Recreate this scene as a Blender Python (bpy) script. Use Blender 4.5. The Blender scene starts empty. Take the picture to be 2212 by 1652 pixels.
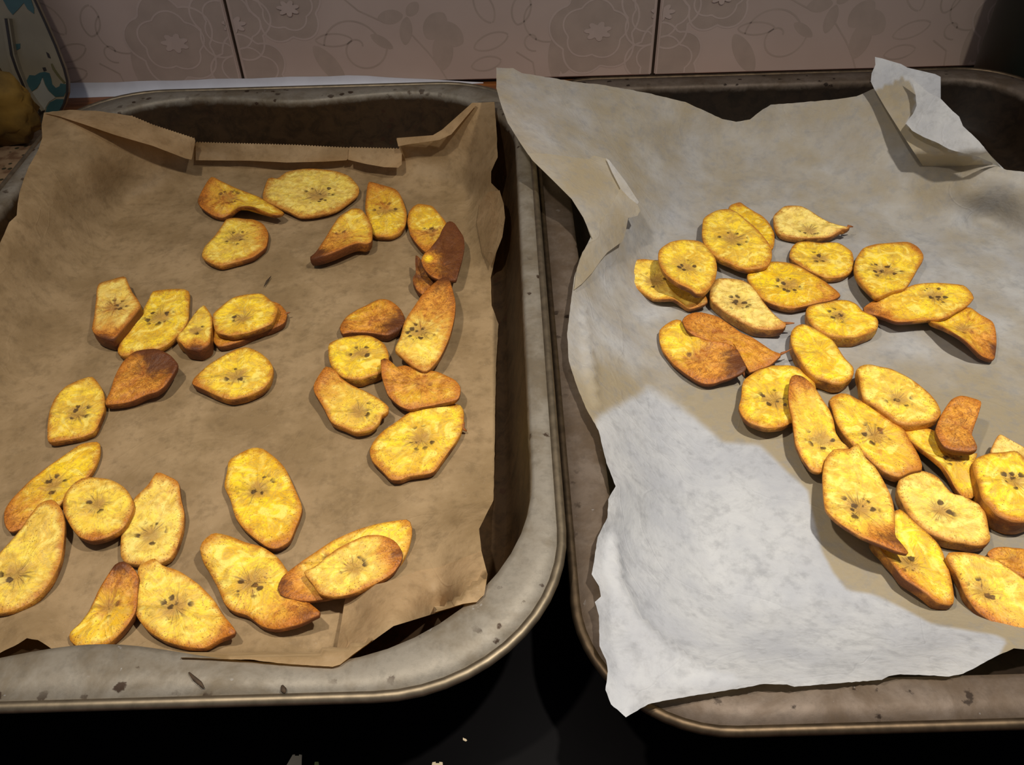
import bpy, bmesh, math, random
import numpy as np
from mathutils import Vector, Matrix, noise
from mathutils.geometry import delaunay_2d_cdt

scene = bpy.context.scene
COL = scene.collection
random.seed(4)

# ------------------------------------------------------------------ camera
IW, IH, FPX = 2212, 1652, 1850.0
PITCH, ROLL = math.radians(43.0), math.radians(-1.6)
CAM = np.array([0.0, 0.0, 0.268])
_r0 = np.array([1, 0, 0.0]); _u0 = np.array([0, math.sin(PITCH), math.cos(PITCH)])
FWD = np.array([0, math.cos(PITCH), -math.sin(PITCH)])
RGT = math.cos(ROLL) * _r0 + math.sin(ROLL) * _u0
UPV = -math.sin(ROLL) * _r0 + math.cos(ROLL) * _u0
cd = bpy.data.cameras.new('camera'); cam = bpy.data.objects.new('camera', cd); COL.objects.link(cam)
cd.sensor_width = 36.0; cd.sensor_fit = 'HORIZONTAL'; cd.lens = 36.0 * FPX / IW
cd.clip_start = 0.01; cd.clip_end = 20
cam.matrix_world = Matrix(((RGT[0], UPV[0], -FWD[0], CAM[0]), (RGT[1], UPV[1], -FWD[1], CAM[1]),
                           (RGT[2], UPV[2], -FWD[2], CAM[2]), (0, 0, 0, 1)))
scene.camera = cam

# ------------------------------------------------------------------ light
w = bpy.data.worlds.new('room_light'); scene.world = w; w.use_nodes = True
w.node_tree.nodes['Background'].inputs[0].default_value = (0.80, 0.86, 1.0, 1)
w.node_tree.nodes['Background'].inputs[1].default_value = 0.22
def lamp(name, loc, aim, energy, color, size, cone):
    d = bpy.data.lights.new(name, 'SPOT'); d.energy = energy; d.color = color; d.shadow_soft_size = size
    d.spot_size = math.radians(cone); d.spot_blend = 1.0
    o = bpy.data.objects.new(name, d); COL.objects.link(o); o.location = loc
    o.rotation_euler = (Vector(aim) - Vector(loc)).to_track_quat('-Z', 'Y').to_euler(); return o
lamp('hood_lamp', (0.21, 0.15, 0.58), (0.21, 0.07, 0.0), 15.0, (1.0, 0.94, 0.83), 0.012, 116)
lamp('hood_lamp', (-0.17, 0.15, 0.58), (-0.14, 0.09, 0.0), 8.5, (1.0, 0.91, 0.78), 0.014, 116)
vs = scene.view_settings
vs.view_transform = 'Standard'; vs.look = 'None'; vs.gamma = 1.0; vs.use_curve_mapping = False; vs.exposure = 0.0

# ------------------------------------------------------------------ helpers
def ray(px, py):
    px = np.asarray(px, float); py = np.asarray(py, float)
    return FWD + RGT * ((px - IW / 2) / FPX)[..., None] - UPV * ((py - IH / 2) / FPX)[..., None]
def at_z(px, py, z):
    d = ray(px, py); t = (np.asarray(z, float) - CAM[2]) / d[..., 2]
    return CAM + d * t[..., None]
def to_px(P):
    d = np.asarray(P, float) - CAM; k = d @ FWD
    return IW / 2 + FPX * (d @ RGT) / k, IH / 2 - FPX * (d @ UPV) / k
def tag(o, label, cat, group=None, kind=None):
    if label: o['label'] = label
    if cat: o['category'] = cat
    if group: o['group'] = group
    if kind: o['kind'] = kind
    return o
def mesh_obj(name, verts, faces, mat, parent=None, smooth=True):
    me = bpy.data.meshes.new(name)
    me.from_pydata([tuple(map(float, v)) for v in verts], [], [tuple(map(int, f)) for f in faces])
    me.update()
    if smooth:
        me.polygons.foreach_set('use_smooth', [True] * len(me.polygons))
    me.materials.append(mat)
    o = bpy.data.objects.new(name, me); COL.objects.link(o)
    if parent: o.parent = parent
    return o
def empty(name, loc=(0, 0, 0)):
    o = bpy.data.objects.new(name, None); COL.objects.link(o); o.location = loc; o.empty_display_size = 0.02
    return o
def rel(verts, o):
    return [np.asarray(v) - np.array(o.location) for v in verts]
def catmull(pts, n):
    """closed Catmull-Rom resampled to n points (pts: k x d)"""
    P = np.asarray(pts, float); k = len(P)
    seg = np.linalg.norm(np.roll(P[:, :2], -1, 0) - P[:, :2], axis=1); cum = np.concatenate([[0], np.cumsum(seg)])
    out = []
    for s in np.linspace(0, cum[-1], n, endpoint=False):
        i = min(np.searchsorted(cum, s, 'right') - 1, k - 1); t = (s - cum[i]) / max(seg[i], 1e-9)
        a, b, c, d = P[i - 1], P[i], P[(i + 1) % k], P[(i + 2) % k]
        m1 = (c - a) * 0.38; m2 = (d - b) * 0.38
        t2, t3 = t * t, t * t * t
        out.append((2*t3-3*t2+1)*b + (t3-2*t2+t)*m1 + (-2*t3+3*t2)*c + (t3-t2)*m2)
    return np.array(out)

# node helpers
def new_mat(name):
    m = bpy.data.materials.new(name); m.use_nodes = True
    nt = m.node_tree; nt.nodes.clear()
    out = nt.nodes.new('ShaderNodeOutputMaterial'); return m, nt, out
class N:
    def __init__(s, nt): s.nt = nt
    def _set(s, sock, v):
        if hasattr(v, 'is_linked') or isinstance(v, bpy.types.NodeSocket): s.nt.links.new(v, sock)
        elif isinstance(v, (tuple, list)) and len(v) == 3 and sock.type == 'RGBA': sock.default_value = (*v, 1)
        else: sock.default_value = v
    def math(s, op, a, b=0.0, c=None, clamp=False):
        n = s.nt.nodes.new('ShaderNodeMath'); n.operation = op; n.use_clamp = clamp
        s._set(n.inputs[0], a); s._set(n.inputs[1], b)
        if c is not None: s._set(n.inputs[2], c)
        return n.outputs[0]
    def mix(s, f, a, b, mode='MIX'):
        n = s.nt.nodes.new('ShaderNodeMix'); n.data_type = 'RGBA'; n.blend_type = mode
        s._set(n.inputs[0], f); s._set(n.inputs[6], a); s._set(n.inputs[7], b); return n.outputs[2]
    def noise(s, vec, scale, detail=3.0, rough=0.55, dist=0.0):
        n = s.nt.nodes.new('ShaderNodeTexNoise'); s._set(n.inputs['Scale'], scale); s._set(n.inputs['Detail'], detail)
        s._set(n.inputs['Roughness'], rough); s._set(n.inputs['Distortion'], dist)
        if vec is not None: s._set(n.inputs['Vector'], vec)
        return n.outputs['Fac']
    def voronoi(s, vec, scale, feature='F1'):
        n = s.nt.nodes.new('ShaderNodeTexVoronoi'); n.feature = feature; s._set(n.inputs['Scale'], scale)
        s._set(n.inputs['Vector'], vec); return n.outputs['Distance']
    def step(s, v, lo, hi):
        n = s.nt.nodes.new('ShaderNodeMapRange'); n.interpolation_type = 'SMOOTHSTEP'
        s._set(n.inputs['Value'], v); s._set(n.inputs['From Min'], lo); s._set(n.inputs['From Max'], hi); return n.outputs[0]
    def attr(s, name):
        n = s.nt.nodes.new('ShaderNodeAttribute'); n.attribute_name = name; return n
    def obj(s):
        return s.nt.nodes.new('ShaderNodeTexCoord').outputs['Object']
    def geo(s):
        return s.nt.nodes.new('ShaderNodeNewGeometry').outputs['Position']
    def sep(s, v):
        n = s.nt.nodes.new('ShaderNodeSeparateXYZ'); s._set(n.inputs[0], v); return n.outputs
    def comb(s, x, y, z):
        n = s.nt.nodes.new('ShaderNodeCombineXYZ'); s._set(n.inputs[0], x); s._set(n.inputs[1], y); s._set(n.inputs[2], z); return n.outputs[0]
    def vmul(s, v, k):
        n = s.nt.nodes.new('ShaderNodeVectorMath'); n.operation = 'MULTIPLY'; s._set(n.inputs[0], v); n.inputs[1].default_value = k; return n.outputs[0]
    def bump(s, h, strength, dist):
        n = s.nt.nodes.new('ShaderNodeBump'); s._set(n.inputs['Strength'], strength); s._set(n.inputs['Distance'], dist); s._set(n.inputs['Height'], h); return n.outputs[0]
    def bsdf(s, color, rough=0.5, metal=0.0, normal=None, spec=0.5):
        n = s.nt.nodes.new('ShaderNodeBsdfPrincipled'); s._set(n.inputs['Base Color'], color); s._set(n.inputs['Roughness'], rough)
        s._set(n.inputs['Metallic'], metal); s._set(n.inputs['Specular IOR Level'], spec)
        if normal is not None: s._set(n.inputs['Normal'], normal)
        return n
def lin(r, g, b):
    f = lambda c: (c / 255 / 12.92) if c / 255 <= 0.04045 else ((c / 255 + 0.055) / 1.055) ** 2.4
    return (f(r), f(g), f(b))
def simple(name, rgb, rough=0.5, metal=0.0, var=0.15, scale=60, bump=0.0, spec=0.5):
    m, nt, out = new_mat(name); n = N(nt)
    c = lin(*rgb); k = n.noise(n.obj(), scale, 4)
    col = n.mix(n.step(k, 0.3, 0.7), tuple(x * (1 - var) for x in c), tuple(min(1, x * (1 + var)) for x in c))
    nor = n.bump(k, bump, 0.002) if bump else None
    nt.links.new(n.bsdf(col, rough, metal, nor, spec).outputs[0], out.inputs[0]); return m
# outline of each chip in photo pixels (third value: how far that edge curls up, mm)
# tray, core, layer mm, thickness mm, browning, browner side, paleness, outline, label, peel shred
CHIPS = [
 ('L', (494,427), 0, 3, 0.42, (-0.5,0.3), 0.1, [(457,381,8),(477,390,7),(514,407,4),(554,422,2),(592,444,4),(612,458,4),(597,463,5),(575,457,6),(549,446,9),(527,444,9),(513,448,7),(496,462,1),(480,469,0),(458,463,1),(434,446,2),(428,431,3),(441,402,6)], 'twisted olive plantain chip with an arched front edge, beside the wide pale oval chip', None),
 ('L', (688,420), 1, 3, 0.14, (-0.3,0.3), 0.55, [(568,419),(580,384),(600,384),(623,369),(669,363),(721,368),(755,381),(774,403),(772,419),(758,432),(729,451),(688,463),(647,466),(618,453),(585,438),(569,429)], 'wide flat pale olive oval plantain chip below the folded serrated edge of the brown paper', None),
 ('L', (509,513), 0, 4, 0.3, (0.9,-0.1), 0.3, [(489,473),(506,470),(530,472),(547,473),(568,483),(579,505),(575,530),(569,537),(547,553),(516,563),(477,572),(454,566),(436,551),(442,532),(465,506),(477,489)], 'yellow plantain chip with one orange side, lying in front of the twisted olive chip', None),
 ('L', (738,510), 0, 6, 0.5, (-0.5,0.5), 0.2, [(751,455,4),(761,449,4),(780,452,4),(795,471,4),(803,491,3),(802,518,3),(790,525,3),(774,523,3),(758,527,4),(728,540,4),(693,553,3),(670,557,1),(670,553,1),(681,544,1),(701,515,1),(720,484,2),(733,466,3)], 'orange teardrop plantain chip with a curled edge and a blackened pointed tip', None),
 ('L', (833,452), 0, 4, 0.4, (-0.2,-0.5), 0.1, [(797,392,3),(823,398,2),(855,408,1),(868,427,1),(878,458),(875,484),(865,499),(844,509),(820,509),(805,504),(798,484),(790,458),(789,442),(792,413,2)], 'mustard plantain chip with a sharp corner and dark hollow core, right beside the teardrop chip', None),
 ('L', (932,501), 0, 4, 0.48, (-0.3,0.3), 0.1, [(904,439),(922,441),(935,445),(953,466),(964,481),(961,504),(948,523),(937,535),(920,543),(901,526),(886,504),(880,478),(883,458),(893,445)], 'orange ringed plantain chip with a bright yellow centre, partly under the dark burnt chip', None),
 ('L', (901,593), 0, 4, 0.95, (0,-0.2), 0, [(898,550,6),(907,556,6),(914,569,5),(919,584,4),(932,595,3),(942,600,2),(930,618,1),(914,633,1),(904,629,1),(893,613,2),(892,598,3),(898,587,4),(897,567,5)], 'small shrivelled charred plantain piece tucked under the darkest burnt chip', None),
 ('L', (952,571), 4, 3, 1.12, (0.8,-0.6), 0, [(965,479,6),(974,477,6),(983,482,6),(991,495,5),(1001,512,4),(1003,531,4),(999,554,3),(994,574,3),(988,592,3),(984,603,2),(965,603,3),(948,602,4),(932,595,5),(917,579,5),(910,559,5),(919,544,5),(929,535,5),(948,512,6),(953,499,6)], 'darkest burnt chocolate-brown plantain chip with a yellow patch', None),
 ('L', (909,714), 3, 4, 0.5, (0.6,-0.6), 0.35, [(945,604,5),(965,596,6),(974,613,6),(983,649,5),(980,690,4),(968,732,3),(951,768,2),(927,797,2),(915,800,2),(897,791,2),(868,768,3),(853,753,3),(865,726,3),(874,693,3),(894,661,3),(915,631,4)], 'long orange plantain chip with a pale yellow square end, touching the darkest burnt chip', None),
 ('L', (817,690), 0, 5, 0.62, (0.5,0.4), 0, [(734,705),(749,682),(779,664),(820,645),(844,649),(865,667),(874,688),(868,705),(838,722),(802,717),(758,716),(740,719)], 'rust orange veined plantain chip above the round yellow chip with dark seed hole', None),
 ('L', (779,762), 0, 6, 0.08, (0,0.2), 0.1, [(710,742),(737,729),(773,723),(802,725),(829,741),(839,765),(835,788),(820,803),(796,812),(776,818),(749,815),(731,806),(716,788),(710,768)], 'thick round yellow plantain chip with a dark seed hole, among orange chips', None),
 ('L', (776,886), 1, 4, 0.36, (-0.7,-0.4), 0.25, [(704,791,3),(722,797,2),(737,815,1),(758,830,1),(785,842,1),(814,857,2),(838,877,3),(835,889,3),(823,895,3),(820,907,2),(802,925),(770,932),(743,922),(716,910),(696,874,1),(679,845,2),(679,827,2),(693,803,3)], 'orange and yellow plantain chip with a nicked corner, curving below the round seed-hole chip', None),
 ('L', (909,827), 2, 3, 0.56, (0,-0.2), 0.05, [(823,776,6),(838,775,5),(856,791,3),(874,788,2),(915,797,2),(945,802,3),(980,818,4),(994,836,4),(989,860,3),(962,868,2),(921,876,1),(885,882,1),(862,874,1),(838,851,2),(826,815,4)], 'amber speckled crescent plantain chip with a raised corner, above the large bright yellow oval', None),
 ('L', (909,946), 0, 4, 0.17, (-0.2,0.4), 0.15, [(799,972),(808,951),(826,931),(850,913),(885,889),(924,877),(965,871),(992,873),(1001,886),(1001,907),(995,934),(974,966),(957,990),(936,1017),(906,1023),(885,1026),(865,1034),(844,1033),(826,1014),(805,993)], 'large bright yellow oval plantain chip with orange rim, below the amber crescent chip', [(1001,916,1),(1001,926,0),(1008,931,-1)]),
 ('L', (247,663), 0, 9, 0.42, (0,0.3), 0.6, [(214,611),(230,605),(267,596),(274,605),(284,628),(296,644),(303,659),(296,669),(284,684),(263,709),(244,730),(222,726),(203,717),(198,709),(203,680),(207,647),(209,622)], 'thick angular plantain chip with a pale centre and dark brown side wall', None),
 ('L', (344,684), 0, 4, 0.12, (-0.4,0.3), 0.1, [(330,628),(367,623),(394,623),(408,630),(407,659),(406,688),(396,709),(380,726),(359,744),(338,753),(313,757),(284,765),(263,767),(254,757),(261,736),(278,711),(294,690),(311,663),(323,640)], 'long yellow four-sided plantain chip leaning beside the thick angular chip', None),
 ('L', (423,713), 0, 8, 0.16, (0,0.5), 0.2, [(439,658),(448,667),(458,684),(456,713),(452,738),(440,748),(427,753),(400,749),(390,738),(381,732),(384,723),(400,705),(409,692),(425,669)], 'small thick pointed yellow plantain chip with a scorched brown base', None),
 ('L', (534,696), 0, 4, 0.52, (0.6,0.3), 0, [(460,709),(471,684),(513,663),(575,649),(602,655),(617,671),(619,680),(613,696),(588,709),(561,717),(523,734),(492,744),(471,746),(461,734)], 'orange plantain chip with a wispy tip, lying under a smaller yellow chip', [(616,678,1),(622,676,1),(626,675,1)]),
 ('L', (525,686), 4.5, 4, 0.1, (0,0.3), 0.1, [(479,659),(504,642),(534,634),(565,633),(583,647),(600,661),(596,678),(588,696),(565,707),(534,717),(496,723),(467,715),(460,696),(461,676)], 'yellow plantain chip with a notched brown end stacked on the wispy-tipped orange chip', None),
 ('L', (317,807), 1, 4, 0.76, (0.5,-0.5), 0, [(269,775,3),(288,759,4),(313,753,5),(338,753,6),(363,763,6),(380,780,5),(383,788,5),(371,809,4),(357,830,3),(338,844,2),(313,852,1),(284,865),(251,871),(228,871),(227,865),(238,842,1),(247,813,2),(257,792,2)], 'dark reddish brown wrinkled plantain chip tilted against the long yellow four-sided chip', None),
 ('L', (513,811), 0, 5, 0.17, (-0.4,0.5), 0.15, [(435,800),(457,782),(482,767),(509,753),(534,749),(558,759),(579,775),(589,794),(583,819),(567,838),(538,852),(500,861),(467,852),(438,838),(415,827),(419,815)], 'almond-shaped yellow plantain chip with a scorched point, alone below the stacked pair', None),
 ('L', (167,892), 0, 4, 0.2, (-0.5,0.5), 0.2, [(190,813),(205,819),(223,846),(225,881),(213,912),(200,933),(163,945),(107,952),(102,935),(104,900),(116,863),(143,832)], 'lemon-shaped yellow plantain chip touching the tip of the dark reddish brown chip', None),
 ('L', (112,1047), 0, 3, 0.34, (-0.6,0.5), 0.05, [(174,958),(211,954),(215,974),(205,1005),(190,1028),(155,1059),(128,1090),(97,1113),(58,1133),(23,1146),(10,1129),(10,1102),(27,1074),(70,1032),(116,997),(155,970)], 'long tongue-shaped orange-edged plantain chip lying under two yellow chips', None),
 ('L', (209,1086), 3, 4, 0.18, (0,0.4), 0.3, [(178,1032),(205,1030),(240,1036),(267,1051),(279,1067),(289,1090),(279,1117),(263,1140),(232,1158),(198,1166),(170,1156),(151,1133),(136,1102),(138,1071),(155,1047)], 'round yellow plantain chip with a star of seeds, overlapping the tongue-shaped chip', None),
 ('L', (35,1237), 1, 4, 0.17, (0.3,-0.5), 0.35, [(85,1086,4),(112,1078,5),(130,1098,4),(138,1129,3),(136,1175,1),(128,1214),(112,1249),(85,1284),(58,1303),(27,1317),(0,1322),(-46,1315),(-58,1276),(-35,1229),(0,1191),(35,1152,1),(66,1109,3)], 'long yellow leaf-shaped plantain chip with its tip resting on the tongue-shaped chip', None),
 ('L', (325,1152), 0, 4, 0.2, (0.3,-0.6), 0.5, [(337,1020,4),(356,1024,4),(384,1040,3),(389,1071,2),(397,1109,1),(393,1144),(382,1179),(368,1202),(345,1214),(310,1218),(271,1212),(260,1195),(262,1148),(271,1113),(291,1074,1),(318,1047,3)], 'pear-shaped pale yellow plantain chip with an orange narrow end, beside the star-seed round chip', None),
 ('L', (232,1311), 0, 4, 0.44, (0.4,-0.6), 0.05, [(248,1218,6),(267,1212,7),(287,1226,6),(298,1245,5),(296,1280,3),(291,1319,2),(271,1353,1),(240,1384),(209,1396),(174,1398),(151,1382),(151,1365),(174,1342),(194,1315,1),(209,1280,3),(229,1245,5)], 'narrow amber plantain chip with a blackened curled top, beside the broad leaf-shaped chip', None),
 ('L', (378,1309), 1, 4, 0.2, (0.2,0.5), 0.3, [(297,1240,3),(301,1220,4),(334,1205,4),(350,1220,3),(386,1232,2),(427,1260,1),(460,1293),(480,1325),(507,1362,3),(476,1378,1),(439,1397),(391,1393),(350,1380),(317,1358),(293,1325),(293,1285,1)], 'broad leaf-shaped yellow plantain chip with sharp raised tip, near the brown paper front edge', None),
 ('L', (557,1055), 0, 4, 0.18, (0.5,0.5), 0.05, [(545,966),(569,969),(594,988),(615,1010),(630,1040),(650,1088),(650,1106),(639,1134),(624,1167),(597,1182),(576,1179),(551,1161),(527,1140),(509,1116),(497,1076),(485,1049),(491,1016),(495,994),(521,976)], 'tall vivid yellow eight-sided oval plantain chip with a brown star core, standing apart from others', None),
 ('L', (542,1255), 0, 4, 0.3, (0.2,0.6), 0.2, [(432,1182,4),(442,1164,4),(461,1150,4),(491,1155,2),(527,1169),(563,1179),(597,1200),(618,1228),(639,1261),(660,1294,1),(691,1321,5),(672,1333,4),(648,1346,3),(618,1353,2),(594,1356,1),(563,1349),(533,1327),(503,1318),(485,1303),(470,1267),(454,1237),(439,1212,2)], 'big yellow plantain chip with orange ends and upturned pointed tip, overlapped by a long chip', None),
 ('L', (733,1212), 4, 3, 0.28, (-0.7,0.3), 0.2, [(601,1270),(612,1243),(642,1218),(681,1191),(718,1167),(763,1146),(809,1132),(854,1123),(881,1122),(889,1146),(881,1182),(866,1215),(839,1243),(793,1270),(733,1285),(672,1296),(636,1294),(609,1285)], 'long yellow plantain chip beneath a similar one, its orange end on the upturned-tip chip', None),
 ('L', (763,1225), 8, 3, 0.24, (0.8,0), 0.4, [(657,1234),(681,1221),(718,1191),(748,1173),(787,1156),(824,1155),(851,1167),(868,1191),(866,1209),(851,1234),(824,1252),(787,1270),(757,1282),(721,1287),(691,1280),(675,1258)], 'long yellow plantain chip with a toasted rounded end, on top of another long chip', None),
 ('R', (1611,493), 0, 3, 0.24, (0.2,-0.4), 0, [(1576,445),(1586,439),(1599,436),(1611,444),(1632,457),(1645,464),(1655,473),(1665,486),(1672,500),(1673,515),(1669,535),(1645,547),(1594,522),(1574,471)], 'golden plantain chip half hidden beneath the large round chip at the back of white paper', None),
 ('R', (1582,515), 4, 4, 0.12, (0.4,0.5), 0.15, [(1518,488),(1521,471),(1532,461),(1552,452),(1574,451),(1591,457),(1608,471),(1625,484),(1642,500),(1659,522),(1667,537),(1667,556),(1659,571),(1642,578),(1615,580),(1591,574),(1574,566),(1557,559),(1542,549),(1523,528),(1517,505)], 'large round yellow plantain chip with a ring of seeds, covering a golden chip behind it', None),
 ('R', (1415,606), 0, 3, 0.16, (0.5,0.5), 0.35, [(1357,583,2),(1359,569,2),(1371,561,2),(1391,558,2),(1411,561,1),(1442,564),(1493,589),(1523,635,2),(1528,647,3),(1525,654,2),(1509,661,1),(1489,666),(1476,657,1),(1455,644,3),(1435,644,3),(1411,643,2),(1391,632,1),(1371,618,1),(1359,603,2)], 'wavy yellow plantain chip lying under the propped-up round chip', None),
 ('R', (1482,578), 7, 4, 0.12, (-0.2,0.5), 0.15, [(1423,545,4),(1428,535,4),(1445,523,3),(1469,517,2),(1489,517,1),(1509,520),(1523,528),(1535,542),(1545,557),(1549,578),(1545,600),(1533,620,1),(1520,631,2),(1504,632,3),(1493,623,4),(1469,612,5),(1450,600,6),(1435,586,6),(1425,567,5)], 'neat round yellow plantain chip propped up on a wavy chip', None),
 ('R', (1556,721), 2, 3, 0.62, (0,-0.2), 0, [(1475,691,4),(1481,683,4),(1495,675,4),(1513,673,4),(1533,677,3),(1552,683,2),(1574,698,1),(1603,718,1),(1624,727,1),(1646,741,1),(1668,756,1),(1688,764,2),(1675,777,1),(1660,788,0),(1639,796,0),(1620,802,0),(1608,785,0),(1588,756,0),(1559,741,1),(1523,733,2),(1498,722,3),(1484,711,4),(1477,699,4)], 'caramel brown pointed plantain chip with a thin stalk-like tip, behind the yellow-and-brown fused chip', [(1685,765,2),(1698,760,3),(1711,753,4)]),
 ('R', (1510,773), 1, 3, 0.55, (0.7,0.5), 0.1, [(1424,721,1),(1426,711,1),(1439,699,2),(1454,691,2),(1462,689,2),(1472,691,2),(1481,707,2),(1501,722,3),(1523,733,4),(1545,735,5),(1574,741,5),(1592,753,5),(1605,777,5),(1612,792,5),(1603,803,4),(1581,814,2),(1559,821,1),(1542,827),(1523,827),(1501,818),(1472,799),(1451,780),(1432,756,1),(1425,737,1)], 'large caramel brown plantain chip with one yellow side, touching the pointed caramel chip', [(1605,798,4),(1608,811,2),(1605,822,0)]),
 ('R', (1597,652), 0, 6, 0.05, (0.5,0.6), 0.8, [(1535,623),(1547,602),(1572,600),(1605,604),(1630,623),(1650,652),(1671,676),(1690,692,2),(1698,697,3),(1692,706,2),(1663,711),(1630,707),(1601,693),(1572,676),(1547,656),(1535,643)], 'palest cream plantain chip with a dark curled tail, beside the caramel pointed chip', [(1692,699,3),(1706,698,4),(1716,698,4)]),
 ('R', (1704,614), 1, 4, 0.3, (0.6,0.3), 0, [(1615,594),(1630,573),(1655,565),(1696,565),(1725,573),(1754,590),(1787,610),(1815,635),(1795,647),(1762,654),(1712,664),(1671,656),(1642,639),(1622,614)], 'golden teardrop plantain chip with an orange point, between round chips and the palest cream chip', None),
 ('R', (1748,496), 0, 4, 0.05, (0.6,0.5), 0.75, [(1672,466,2),(1679,457,2),(1694,445,4),(1713,443,5),(1732,445,5),(1748,452,4),(1769,466,3),(1793,479,2),(1818,486,3),(1828,488,4),(1835,490,4),(1830,493,4),(1820,495,3),(1793,510,1),(1769,512,1),(1735,513,1),(1708,510,1),(1684,503,1),(1674,488,2)], 'pale cream cupped plantain chip with a small brown hooked tip, behind a plump yellow oval', [(1830,489,5),(1837,489,5),(1843,490,4)]),
 ('R', (1772,556), 0, 4, 0.15, (-0.4,0.2), 0.1, [(1713,530),(1725,522),(1745,520),(1769,523),(1793,522),(1811,523),(1826,532),(1840,542),(1844,556),(1844,573),(1842,581),(1826,593),(1809,598),(1784,598),(1762,589),(1742,581),(1721,567),(1706,554),(1708,540)], 'plump yellow oval plantain chip just in front of the pale cream cupped chip', None),
 ('R', (1913,585), 0, 4, 0.15, (0.7,-0.3), 0.1, [(1849,560,3),(1864,536,3),(1880,529,3),(1902,525,3),(1929,523,3),(1951,521,3),(1965,522,3),(1983,533,3),(1994,549,3),(1993,562,3),(1983,578,3),(1974,594,4),(1963,613,5),(1953,622,6),(1929,627,6),(1898,640,7),(1884,633,7),(1869,618,6),(1855,602,5),(1847,585,4)], 'rounded triangular yellow plantain chip with scorched brown corner, raised above its shadow', None),
 ('R', (2018,638), 3, 3, 0.24, (-0.8,0.2), 0.1, [(1867,663,0),(1880,653,1),(1907,638,1),(1947,625,2),(1974,614,2),(2002,610,2),(2038,610,2),(2071,613,2),(2085,617,2),(2098,631,2),(2103,643,2),(2092,656,2),(2074,667,2),(2052,680,2),(2034,687,2),(2002,689,2),(1965,693,2),(1936,693,2),(1907,683,1),(1887,678,0),(1869,673,0)], 'long boat-shaped yellow plantain chip with orange ends, resting on the arched orange chip', None),
 ('R', (2083,709), 0, 3, 0.46, (0.3,0.4), 0.05, [(2089,662,3),(2100,665,4),(2118,678,5),(2145,694,5),(2152,718,4),(2153,742,2),(2149,772,1),(2141,775,1),(2121,767,3),(2107,754,6),(2083,732,9),(2062,718,9),(2038,705,7),(2007,691,3),(2029,682,2),(2056,673,2)], 'arched orange plantain chip bridging over a dark shadow, under the boat-shaped chip', None),
 ('R', (1811,680), 0, 7, 0.1, (-0.1,-0.3), 0.05, [(1742,673),(1745,662),(1762,656),(1789,651),(1812,646),(1834,648),(1851,656),(1863,669),(1878,676),(1892,684),(1898,694),(1896,707),(1887,713),(1871,720),(1849,727),(1822,727),(1798,724),(1776,716),(1758,704),(1745,685)], 'thick deep yellow plantain chip with a brown slit core, touching the boat-shaped chip', None),
 ('R', (1769,760), 0, 7, 0.07, (-0.2,0.2), 0.05, [(1711,713),(1722,702),(1736,699),(1754,705),(1776,718),(1798,733),(1812,753),(1827,774),(1843,791),(1845,803),(1840,814),(1822,826),(1802,827),(1783,820),(1762,813),(1743,798),(1729,778),(1716,756),(1709,734)], 'thick smooth yellow oval plantain chip without seeds, touching the thin stalk of the caramel chip', None),
 ('R', (1674,863), 0, 4, 0.1, (-0.2,0.5), 0.1, [(1604,831,2),(1611,816,2),(1631,802,1),(1653,791),(1676,788),(1707,788),(1725,793),(1743,807),(1758,822),(1763,840),(1754,876),(1729,909,1),(1711,911,2),(1689,920,3),(1656,922,4),(1625,914,4),(1609,902,4),(1597,880,4),(1602,858,3)], 'round yellow plantain chip with a grey star core, partly under the long orange-tipped chip', None),
 ('R', (1775,947), 5, 3, 0.32, (-0.6,-0.4), 0.2, [(1707,821,3),(1713,811,4),(1724,809,4),(1738,814,3),(1754,828,2),(1766,844,1),(1778,863,1),(1792,884),(1801,907),(1806,933),(1820,954),(1834,967),(1820,981),(1792,989),(1780,1003),(1777,1017),(1762,1017),(1748,1009),(1733,986),(1719,958,1),(1715,928,2),(1712,902,2),(1705,872,3),(1704,845,3)], 'long narrow orange-tipped plantain chip lying across the grey-star round chip', None),
 ('R', (1889,939), 3, 5, 0.34, (0.5,0.1), 0.1, [(1792,863,1),(1801,854,1),(1815,848,1),(1833,850,1),(1852,860),(1870,868),(1899,889),(1931,910),(1954,928),(1968,953),(1982,977),(1991,998),(1992,1012),(1968,1017),(1945,1028),(1929,1025),(1906,1014),(1887,998),(1864,977),(1843,960),(1822,935),(1806,909),(1798,884)], 'long golden plantain chip with caramel streaks, between two oval chips in the crowded row', None),
 ('R', (1940,860), 3, 7, 0.12, (0.5,0.3), 0.25, [(1852,796),(1866,787),(1882,786),(1901,790),(1926,796),(1954,809),(1982,826),(2008,849),(2024,868),(2033,889),(2029,900),(2010,909),(1987,914),(1961,916),(1940,910),(1917,893),(1891,875),(1868,860),(1861,840),(1858,819)], 'thick yellow oval plantain chip with a dark hole in its core, overlapping the caramel-streaked chip', None),
 ('R', (2059,987), 0, 3, 0.28, (-0.2,0.2), 0.1, [(1951,930,3),(1981,923,3),(2008,925,3),(2036,937,3),(2071,969,4),(2091,978,4),(2112,978,4),(2105,996,4),(2100,1019,3),(2110,1047,2),(2111,1063,1),(2098,1075,1),(2080,1070,2),(2064,1052,4),(2050,1026,7),(2034,1003,9),(2011,983,9),(1985,964,7),(1967,950,5)], 'twisted yellow plantain chip arching over a dark hollow, under the small brown chip', None),
 ('R', (2080,918), 8, 4, 0.7, (0,0.3), 0.1, [(2057,861,2),(2075,854,3),(2100,858,3),(2120,866,3),(2115,891,2),(2107,914,1),(2100,937,1),(2105,948,1),(2112,967,2),(2094,973,1),(2066,971,1),(2041,962,1),(2029,946,1),(2022,927,1),(2031,900,1),(2043,879,1)], 'small dark caramel plantain chip with a ragged torn edge, on the twisted yellow chip', None),
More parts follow.
